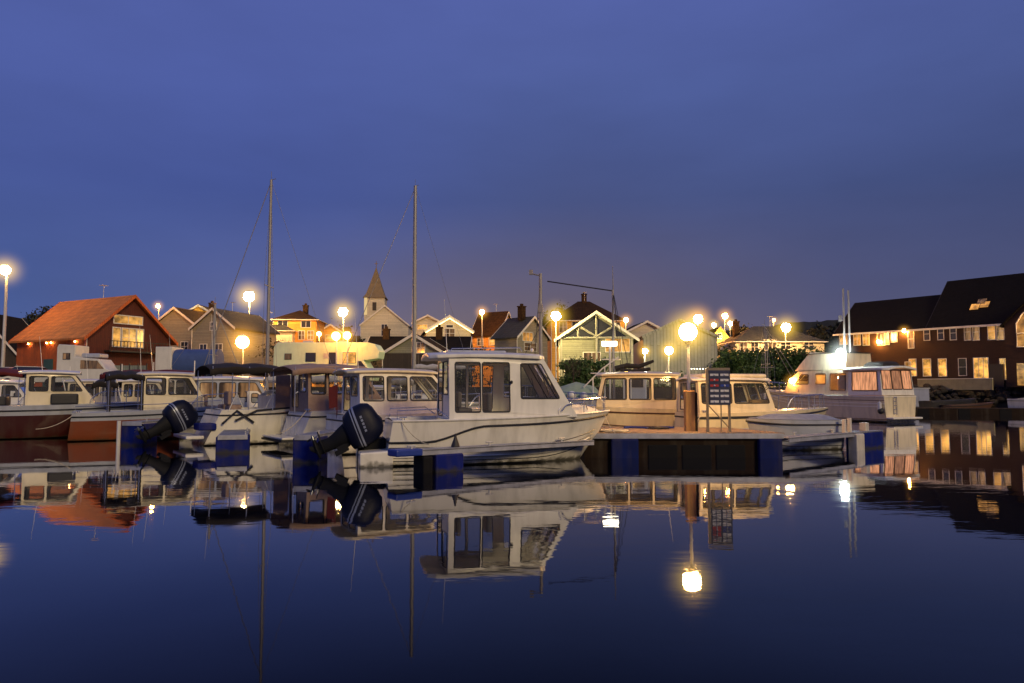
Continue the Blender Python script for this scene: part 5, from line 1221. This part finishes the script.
# --- boats B1, B2 and background cruisers
t, h = cabin_boat('rust brown hulled boat with a white topside and dark canvas enclosure', (-15.8, 26.5, 0), R(30), 6.4, 2.3, 1.0, 1.3, (2.3, 3.9), 2.35, top='gel_grey', low='hull_rust', split=.8, windows=2, wmat='gel_cream', name='motor_boat', rmat='gel_cream', fend=(.55,), ant=1.5)
canopy(t, 1.1, 2.35, .95, 2.36, M['canvas_black'], zb=.95, valance=.15, posts=(1.2, 2.25))
b = MB()
for x in (1.15, 2.2):
    b.add([(x, -.93, .95), (x + .12, -.93, .95), (x + .12, -.93, 2.3), (x, -.93, 2.3)], [(0, 1, 2, 3)])
b.build('side_curtain', M['canvas_black'], t, solid=.01)
b = MB(); b.tube([(.2, -1.1, 1.0), (.2, -1.1, 1.22), (2.8, -1.13, 1.28), (5.0, -.8, 1.4)], .013, 6); b.build('side_rail', M['steel'], t, smooth=True)
t, h = cabin_boat('dark red hulled boat with a white cabin at the far left', (-20.3, 27.1, 0), R(28), 7.0, 2.5, 1.2, 1.35, (2.2, 3.7), 2.42, top='gel_grey', low='hull_red', split=.8, windows=2, wmat='gel_cream', name='motor_boat', rmat='gel_white', front_len=.8, ant=1.4)
b = MB(); b.box(.5, 1.6, -.7, .7, 1.2, 1.55); b.box(3.0, 3.9, -1.1, -.7, 1.25, 1.65); b.build('deck_box', M['trim_black'], t, bevel=.06)
fender(t, h, .78, m=M['fender_blue'], L=.6, r=.12, drop=.75); fender(t, h, .70, m=M['fender_blue'], L=.35, r=.1, drop=.35)
canopy(t, .2, 2.1, 1.0, 2.45, M['canvas_red'], zb=1.2, valance=.12)
N1 = [('cream cabin cruiser moored behind the two red hulls', (-22.6, 36.5), 8, 6, 2.3, .95, 1.2, (1.0, 3.2), 2.2, 'gel_cream', None),
      ('white cruiser under a long dark red awning', (-19.0, 34.6), 6, 5.8, 2.2, 1.0, 1.2, (2.4, 3.9), 2.35, 'gel_white', (.1, 4.2, 2.6, 'canvas_red')),
      ('small cruiser with yellow lit cabin windows behind the black bimini', (-12.9, 29.2), 12, 4.6, 1.9, .95, 1.1, (.6, 2.8), 2.2, 'gel_grey', None),
      ('cream cruiser in the back row at the far left', (-29.5, 36.5), 10, 6, 2.3, .95, 1.2, (1.0, 3.2), 2.35, 'gel_cream', (.0, 1.1, 2.4, 'canvas_black'))]
N1 += [('white cruiser with a low raked cabin between the two red hulls and the back row', (-24.2, 31.4), 9, 5.6, 2.1, 1.0, 1.25, (1.6, 3.2), 2.1, 'gel_white', None),
      ('compact cream cruiser with a black stern tent left of the first blue float', (-17.6, 31.5), 7, 4.6, 1.9, 1.0, 1.2, (1.2, 2.6), 2.15, 'gel_cream', (.05, 1.1, 2.15, 'canvas_black')),
      ('white cruiser with a radar arch at the far left of the second row', (-29.0, 31.0), 12, 5.6, 2.1, 1.0, 1.25, (1.4, 3.2), 2.15, 'gel_white', None)]
for i, (lb, p, a, L_, B_, fs, fb, cb, rz_, tp, cv) in enumerate(N1):
    t, h = cabin_boat(lb, (*p, 0), R(a), L_, B_, fs, fb, cb, rz_, top=tp, windows=3, canv=cv, name='cabin_cruiser', group='cruisers moored in the back row', glass=(LITD if i == 2 else None), ant=1.6 + .5 * (i % 3), stripes=[(.6, 'hull_blue', .02)])
    q = MB(); q.tube([(cb[0] + .1, -B_ * .36, fs), (cb[0] - .25, -B_ * .34, rz_ + .25), (cb[0] - .25, B_ * .34, rz_ + .25), (cb[0] + .1, B_ * .36, fs)], .03, 6); q.tube([(cb[0] - .25, 0, rz_ + .25), (cb[0] - .25, 0, rz_ + .75)], .02, 5); q.build('radar_arch', M['gel_white'], t, smooth=True)
for lb, p, a, L_, B_, m_ in (('low white day boat with a raked windscreen between the canvas enclosure and bimini', (-12.6, 28.0), 32, 4.8, 1.7, 'gel_white'), ('pale bow rider lying ahead of the beige canopy cruiser', (-6.3, 31.6), 168, 4.8, 1.8, 'gel_cream'), ('cream day boat in the back row left of the red awning', (-25.5, 34.0), 12, 5.0, 1.9, 'gel_cream')):
    t = thing('day_boat', lb, 'boat', (*p, 0), R(a), 'small day boats'); h = Hull(L_, B_, .95, 1.2); h.build(t, M[m_], M[m_], cockpit=(.05, .5), ck_d=.4)
    cabin(t, [(L_ * .5, 1.0), (L_ * .74, 1.06), (L_ * .70, 1.2), (L_ * .58, 1.75), (L_ * .5, 1.75)], [[(L_ * .53, 1.3), (L_ * .63, 1.3), (L_ * .58, 1.66), (L_ * .53, 1.66)]], B_ * .38, B_ * .33, front=[(-.9, -.04, .1, .9), (.04, .9, .1, .9)], rear=[(-.8, .8, .05, .55)], top=False, thick=.02)
    b = MB(); b.box(.9, 1.3, -.55, -.15, .6, 1.2); b.box(.85, .97, -.55, -.15, 1.2, 1.6); b.box(.9, 1.3, .15, .55, .6, 1.2); b.build('seat', M['canvas_beige'], t, bevel=.04)
    rail_run(t, h, .55, .98, h=.4, close=True); strakes(h, t, [.6], M['hull_blue'], .02); fender(t, h, .4); antenna(t, L_ * .5, .4, 1.6, 1.4, .2)
t, h = cabin_boat('white sloop rigged motor sailer cabin low behind the salmon roof', (-4.5, 36.5, 0), R(170), 6.5, 2.2, 1.0, 1.25, (1.5, 3.6), 1.9, top='gel_white', windows=3, name='cabin_cruiser', canv=(.1, 1.4, 2.3, 'canvas_grey'))
# --- G and H
t, h = cabin_boat('cream boat with long flat roofed wheelhouse moored behind the pontoon deck', (6.2, 27.2, 0), R(172), 4.6, 2.1, 1.12, 1.28, (.15, 2.85), 2.33, top='gel_cream', windows=3, name='wheelhouse_boat', front_len=.25, rmat='gel_cream', stripes=[(.62, 'trim_brown', .02), (.9, 'trim_black', .012)], rub='trim_brown', wsc=.28, cabw=.82, gap=.1, ant=1.2)
b = MB(); b.tube([(3.2, .95, 1.3), (3.2, .95, 1.62), (3.9, .6, 1.66)], .015, 6); b.build('grab_rail', M['steel'], t, smooth=True)
t, h = cabin_boat('cream boat with a thick rounded roof right of the notice board', (5.7, 24.6, 0), R(11), 5.3, 2.1, 1.05, 1.2, (.15, 2.55), 2.12, top='gel_cream', windows=2, name='wheelhouse_boat', front_len=.35, rmat='gel_white', stripes=[(.66, 'gel_grey', .03), (.92, 'trim_black', .012)], wsc=.3, cabw=.82, gap=.15, ant=0)
b = MB(); b.box(.3, 2.6, -.75, .75, 2.18, 2.32); b.build('roof_pod', M['gel_cream'], t, bevel=.07)
b = MB(); b.tube([(2.42 + .13 * math.cos(a), -.89, 1.92 + .13 * math.sin(a)) for a in (2 * math.pi * j / 14 for j in range(14))], .012, 5, closed=True); b.tube([(2.42 + .07 * math.cos(a), -.89, 1.92 + .07 * math.sin(a)) for a in (2 * math.pi * j / 10 for j in range(10))], .01, 5, closed=True); b.build('window_emblem', M['canvas_black'], t)
b = MB(); b.sphere((1.7, -1.0, .9), .06, 8, 6); b.build('hull_fitting', M['canvas_red'], t, smooth=True)
# --- J small covered boat
t = thing('covered_boat', 'small grey blue boat with a taut cover behind the right finger pontoon', 'boat', (9.85, 23.05, 0), R(197))
h = Hull(3.0, 1.4, .88, .94, rake=.3, full=1, fine=3); h.build(t, M['gel_grey'], M['gel_white'], cockpit=(.2, .6), ck_d=.2)
strakes(h, t, [.42, .52], M['hull_black'], .012)
b = MB(); rg = []
for x in (.05, .4, 1.2, 2.0, 2.5, 2.75):
    w_ = h.dhalf(x) * .97; z = h.deckz(x); c = .17 if .3 < x < 2.5 else .05
    rg.append([(x, -w_, z + .01), (x, -w_ * .6, z + c * .8), (x, 0, z + c), (x, w_ * .6, z + c * .8), (x, w_, z + .01)])
b.loft(rg); b.build('cover', mat('cover_grey_blue', (.22, .25, .33), rough=.7, bump=.2, nscale=5), t, smooth=True)
# --- K fishing boat
t = thing('fishing_boat', 'old fishing boat with two masts and a cable strung between them', 'boat', (7.0, 32.2, 0), R(176))
h = Hull(8.2, 2.7, 1.25, 1.6, rake=.9); h.build(t, M['gel_grey'], M['hull_blue'], split=.7, cockpit=(.08, .5), ck_d=.4)
b = MB(); m1, m2 = 2.55, 5.75
b.tube([(m1, 0, 1.0), (m1 + .02, 0, 6.2)], .06, 8, r2=.045); b.tube([(m1, 0, 6.2), (m1 + .02, 0, 7.25)], .03, 6, r2=.012); b.build('main_mast', M['mast'], t, smooth=True)
b = MB(); b.tube([(m2, 0, 1.2), (m2, 0, 6.95)], .085, 8, r2=.07); b.tube([(m2, 0, 6.85), (m2 + .38, 0, 6.95)], .035, 6); b.box(m2 + .34, m2 + .5, -.06, .06, 6.9, 7.12); b.box(m2 - .1, m2 + .1, -.12, .12, 5.2, 5.55); b.build('fore_mast', M['mast'], t, smooth=True)
b = MB(); b.tube([(m2 - .3, 0, 6.6), (m1 + .5, 0, 6.22), (m1 + .05, 0, 6.15)], .03, 5); b.tube([(m2, 0, 4.6), (m2 + .9, 0, 3.0)], .012, 4); b.build('cable', M['trim_black'], t)
b = MB()
for dx, dy in ((-.9, 0), (-.5, .9), (-.5, -.9), (.2, 1.0)): b.tube([(m1, 0, 6.1), (m1 + dx * 1.0, dy, 1.4)], .013, 4)
for dx, dy in ((.4, .9), (.4, -.9)): b.tube([(m2, 0, 6.7), (m2 + dx, dy, 1.5)], .012, 4)
b.build('rigging', M['trim_black'], t)
b = MB()
for x in (1.9, 2.2, 3.0, 3.5): b.tube([(x, .9, 1.3), (x, .9, 2.6 + .3 * math.sin(x * 5))], .03, 6)
b.tube([(3.9, .9, 1.9), (3.1, .9, 2.7), (2.4, .9, 3.2)], .03, 6); b.tube([(1.7, .9, 2.5), (3.6, .9, 2.5)], .025, 6); b.tube([(2.75, .6, 1.3), (2.75, .6, 3.65)], .05, 6); b.tube([(2.3, .6, 3.1), (3.1, .6, 3.1)], .03, 5); b.build('gallows_frame', M['gel_white'], t, smooth=True)
b = MB(); b.box(2.45, 3.1, .52, .68, 3.68, 3.88); b.build('deck_floodlight', glow_mat('flood_tube', (1, .88, .6), 9), t, bevel=.02)
rg = random.Random(4); b = MB()
P = [(2.5, .2, 2.7), (2.0, .2, 2.85), (1.5, .2, 2.8), (1.1, .2, 2.95), (.85, .2, 3.05)]
b.tube(P, .13, 8, r2=.06); b.tube([(2.3, .3, 2.65), (1.6, .3, 2.6), (1.0, .2, 2.7)], .08, 7); b.build('furled_brown_sail', M['canvas_black'], t, smooth=True)
b = MB(); b.box(1.2, 2.1, -.6, .6, 1.3, 2.5); b.build('wheelhouse', M['gel_grey'], t, bevel=.08); 
b = MB(); b.box(1.35, 1.95, .602, .62, 1.9, 2.35); b.build('window', DARKPANE, t)
b = MB(); rg_ = []
for x, hh_ in ((3.0, .1), (3.4, .55), (4.2, .75), (5.0, .5), (5.4, .1)):
    rg_.append([(x, 1.0 * math.cos(a), 1.4 + hh_ * math.sin(a)) for a in (math.pi * j / 10 for j in range(11))])
b.loft(rg_); b.build('tarpaulin_cover', M['canvas_green'], t, smooth=True)
b = MB()
for x, r_ in ((4.4, .2), (3.9, .16), (5.3, .2)): b.sphere((x, 1.15, 1.55), r_, 12, 8)
b.build('float_buoy', M['gel_white'], t, smooth=True)
rail_run(t, h, .6, .97, h=.5, close=True)
# --- sailing boats
def sailboat(label, loc, hd, L_, B_, mx, mh, r_, low='gel_white', boom=None, top='gel_white'):
    t = thing('sailing_boat', label, 'sailing boat', loc, R(hd), 'sailing boats with bare masts')
    h = Hull(L_, B_, .95, 1.25, rake=1.1, fine=1.8); h.build(t, M[top], M[low], split=.5, cockpit=(.05, .32))
    cabin(t, [(L_ * .33, 1.0), (L_ * .72, 1.1), (L_ * .68, 1.32), (L_ * .6, 1.5), (L_ * .33, 1.55)], [[(L_ * .37 + k, 1.22), (L_ * .37 + k + .55, 1.22), (L_ * .37 + k + .55, 1.42), (L_ * .37 + k, 1.42)] for k in (0, .8, 1.6)], B_ * .32, B_ * .27, front=[], rear=[(-.3, .3, .1, .95)], top=True, glass=DARKPANE)
    b = MB(); b.tube([(mx, 0, 1.1), (mx, 0, mh * .6), (mx, 0, mh)], r_, 8, r2=r_ * .72); b.tube([(mx, 0, mh), (mx - .25, 0, mh + .05)], .02, 5); b.tube([(mx, 0, mh), (mx, 0, mh + .45)], .012, 4); b.build('mast', M['mast'], t, smooth=True)
    b = MB(); b.tube([(mx, -.65, mh * .56), (mx, .65, mh * .56)], .025, 5); b.build('spreader', M['mast'], t)
    b = MB(); b.tube([(mx, 0, mh - .1), (L_ - .1, 0, 1.3)], .022, 5); b.tube([(mx, 0, mh - .05), (.05, 0, 1.0)], .010, 4)
    for s in (-1, 1): b.tube([(mx, 0, mh - .1), (mx, s * .65, mh * .56), (mx - .2, s * B_ * .46, 1.05)], .010, 4)
    b.build('rigging', M['mast'], t)
    if boom:
        b = MB(); b.tube([(mx, 0, boom), (max(.3, mx - 4.2), 0, boom + .05)], .06, 6); b.build('boom', M['mast'], t, smooth=True)
        rgs = random.Random(int(mx * 10)); b = MB(); P = [(mx - .1 - i * .4, 0, boom + .18 + .02 * math.sin(i * 2.1)) for i in range(10)]
        rings = [[(p[0], (.13 + .04 * math.sin(i * 1.9)) * math.cos(a), p[2] + (.15 + .05 * math.sin(i * 2.7)) * math.sin(a)) for a in (2 * math.pi * j / 10 for j in range(10))] for i, p in enumerate(P)]
        b.loft(rings); b.build('furled_sail', M['sail'], t, smooth=True)
    rail_run(t, h, .1, .98, h=.5, n=8, close=True)
    return t
sailboat('sailing boat with the tall mast left of the motorhome', (-8.6, 38.4, 0), 178, 8.2, 2.6, 4.15, Zat(178, 38.2), .10, boom=2.2)
sailboat('sailing boat with the tall dark mast in the middle of the harbour', (-2.2, 50.3, 0), 178, 10.4, 3.0, 4.5, Zat(184, 50), .16, low='hull_blue', boom=3.2)
sailboat('small sailing boat with a short mast left of the twin lamps', (-21.5, 43.5, 0), 2, 6.2, 2.1, 3.9, Zat(305, 44), .09, boom=None)
sailboat('day sailer with a thin mast before the long hedge', (17.2, 54.5, 0), 10, 5.2, 1.8, 1.6, Zat(324, 54), .04)
sailboat('day sailer with a thin mast next to the tall lamp', (19.0, 57.0, 0), 30, 5.0, 1.8, 1.0, Zat(331, 57), .035)
# --- the motor yacht
t = thing('motor_yacht', 'large cream motor yacht with curtained aft deck and twin radio masts', 'motor yacht', (21.55, 41.2, 0), R(115)); t.scale = (.85, .85, .86)
h = Hull(12.0, 3.3, 1.72, 2.15, rake=1.2, keel=-.5, fine=2.6, full=1)
h.build(t, M['gel_cream'], M['gel_cream'], cockpit=(.86, .92), ck_d=.1, rail_h=.97, rail_mat=M['gel_white'])
strakes(h, t, [.41, .88], M['trim_brown'], .022, .0, .98); strakes(h, t, [.8, .72], M['gel_white'], .02)
b = MB()
for s in (-1, 1): b.tube(h.line(.37, 0, .96, side=s, out=.02), .05, 5)
b.build('boot_stripe', M['hull_black'], t, smooth=True)
zt0 = 1.75; hw = 1.56
cabin(t, [(.12, zt0), (2.75, zt0), (2.75, 2.5), (2.75, 3.46), (.30, 3.46)], [[(.42, 2.05), (2.42, 2.05), (2.42, 3.28), (.52, 3.28)]], hw, 1.48, rear=[(-.93, -.34, .06, .78), (-.30, .30, .06, .78), (.34, .93, .06, .78)], front=[], glass=CURT, thick=.05, fr=.035, frame=M['trim_brown'], rnd=.04)
roof(t, -.25, 3.3, 1.68, 3.48, th=.14, camber=.16, rnd=.5)
cabin(t, [(2.82, zt0), (8.6, zt0 + .12), (8.2, 2.7), (7.3, 3.42), (2.82, 3.46)], [[(3.05, 2.05), (4.35, 2.05), (4.35, 3.22), (3.05, 3.22)], [(4.75, 2.5), (5.65, 2.5), (5.65, 3.22), (4.75, 3.22)], [(6.3, 2.5), (7.55, 2.5), (7.0, 3.18), (6.3, 3.18)]],
      hw * .93, 1.34, front=[(-.9, -.35, .1, .9), (-.28, .28, .1, .9), (.35, .9, .1, .9)], rear=[], top=True, m=M['gel_cream'], glass=GL, thick=.05, fr=.028, frame=M['trim_brown'])
cabin(t, [(3.1, 3.5), (7.6, 3.48), (7.2, 3.9), (6.3, 4.78), (3.1, 4.6)], [], 1.30, 1.15, front=[(-.85, .85, .2, .85)], rear=[], top=True, glass=GLD, m=M['gel_cream'])
b = MB(); b.box(3.0, 6.9, -1.3, 1.3, 4.62, 4.66); b.build('bimini', M['canvas_black'], t)
cl_ = MB(); cl_.box(3.4, 3.9, -1.1, 1.1, 2.1, 3.1); cl_.box(5.8, 6.1, -1.1, 1.1, 2.1, 3.15); cl_.box(4.5, 8.0, -.9, -.85, 1.95, 3.3); cl_.build('saloon_furniture', M['interior'], t)
q = MB(); q.box(2.85, 2.9, -1.3, 1.3, 1.9, 3.3); q.build('bulkhead', LITD, t)  # glows by its own material, painting in the cabin light
for x_, y_ in ((3.6, .9), (4.2, .7), (5.2, .8), (6.9, .3)): globe(t, (x_, y_, 2.95), .07, 'warm', 30, 0, name='cabin_lamp')
b = MB()
for y_, tp_ in ((.62, 9.1), (.12, 9.0)): b.tube([(3.7, y_, 3.5), (3.7, y_, tp_)], .08, 7, r2=.055)
b.tube([(3.7, .62, 6.9), (3.7, 1.0, 6.9)], .03, 5); b.box(3.62, 3.78, .93, 1.07, 6.8, 7.2); b.build('radio_mast', M['mast'], t, smooth=True)
b = MB(); b.tube([(3.4, 1.2, 3.6), (3.4, 1.3, 4.5)], .03, 6); b.build('lamp_stand', M['steel'], t)
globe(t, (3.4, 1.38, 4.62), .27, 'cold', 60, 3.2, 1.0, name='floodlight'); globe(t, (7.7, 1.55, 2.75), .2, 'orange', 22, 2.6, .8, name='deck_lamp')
b = MB()
for dy in (-.14, .14): b.tube([(-.05, .55 + dy, .5), (-.05, .55 + dy, 1.65)], .02, 6)
for z_ in (.6, .85, 1.1, 1.35, 1.6): b.tube([(-.05, .41, z_), (-.05, .69, z_)], .016, 6)
b.build('boarding_ladder', M['steel'], t, smooth=True)
b = MB(); b.box(-.55, .0, -1.4, 1.4, .22, .34); b.build('swim_platform', M['gel_white'], t, bevel=.04)
rail_run(t, h, .60, .985, h=.6, n=6, close=True, r=.018)
b = MB(); b.sphere((.2, 1.62, .75), .2, 12, 8); b.build('fender_ball', M['trim_black'], t, smooth=True); fender(t, h, .02, 1, L=.6, r=.13, drop=.7)
b = MB(); b.loft([[(x, .9 * math.cos(a) * f, 3.62 + .35 * f * math.sin(a)) for a in (math.pi * j / 8 for j in range(9))] for x, f in ((.3, .5), (.6, 1), (2.0, 1), (2.4, .5))]); b.build('life_raft', M['canvas_black'], t, smooth=True)
# --- right side dark dock and small boats
t = thing('low_dock', 'low dark floating dock reaching in from the right edge', 'pontoon', (29.5, 55.0, 0), R(-8))
b = MB(); b.box(0, 22, 0, 1.6, -.1, .45); b.build('deck', M['fascia'], t)
b = MB()
for k in range(8): b.box(.5 + k * 2.8, 1.3 + k * 2.8, -.03, .3, -.25, .4)
b.build('float', M['float_black'], t)
b = MB(); b.tube([(9.6, .5, .4), (9.6, .5, 6.8)], .10, 8, r2=.07); b.build('dock_pole', M['mast'], t, smooth=True)
def openboat(label, x, y, hd, L_, B_, top, low, fs=.55):
    t = thing('open_boat', label, 'boat', (x, y, 0), R(hd)); h = Hull(L_, B_, fs, fs + .25, rake=.5); h.build(t, M[top], M[low], split=.6, cockpit=(.06, .8), ck_d=.35)
    b = MB()
    for f in (.25, .5): w_ = h.dhalf(L_ * f) * .8; b.box(L_ * f - .12, L_ * f + .12, -w_, w_, h.deckz(L_ * f) - .12, h.deckz(L_ * f) - .08)
    b.build('thwart', M['deck_wood'], t)
    return t
openboat('small dark open boat tied beyond the low dock', Xat(925, 60), 60, 8, 4.6, 1.7, 'hull_black', 'hull_black', .9)
openboat('white gunwaled open boat lying before the retaining wall', Xat(938, 63), 63, 5, 3.4, 1.5, 'gel_grey', 'hull_black', .8)
openboat('pale grey boat cut by the right edge of the photo', Xat(1016, 58.5), 58.5, 15, 4.2, 1.7, 'gel_grey', 'gel_grey', 1.1)
openboat('brown wooden rowing boat beside the dock pole', Xat(950, 58), 58.6, 2, 3.9, 1.5, 'trim_brown', 'trim_brown', .6)
c = thing('dock_locker', 'grey storage locker standing on the quay right of the yacht', 'locker', (Xat(921, 62), 64.2, .3), R(-10))
b = MB(); b.box(0, 1.8, 0, 1, 0, 1.6); b.build('body', M['gel_grey'], c, bevel=.03); b = MB(); b.box(-.06, 1.86, -.06, 1.06, 1.6, 1.68); b.build('lid', M['galv'], c, bevel=.01)
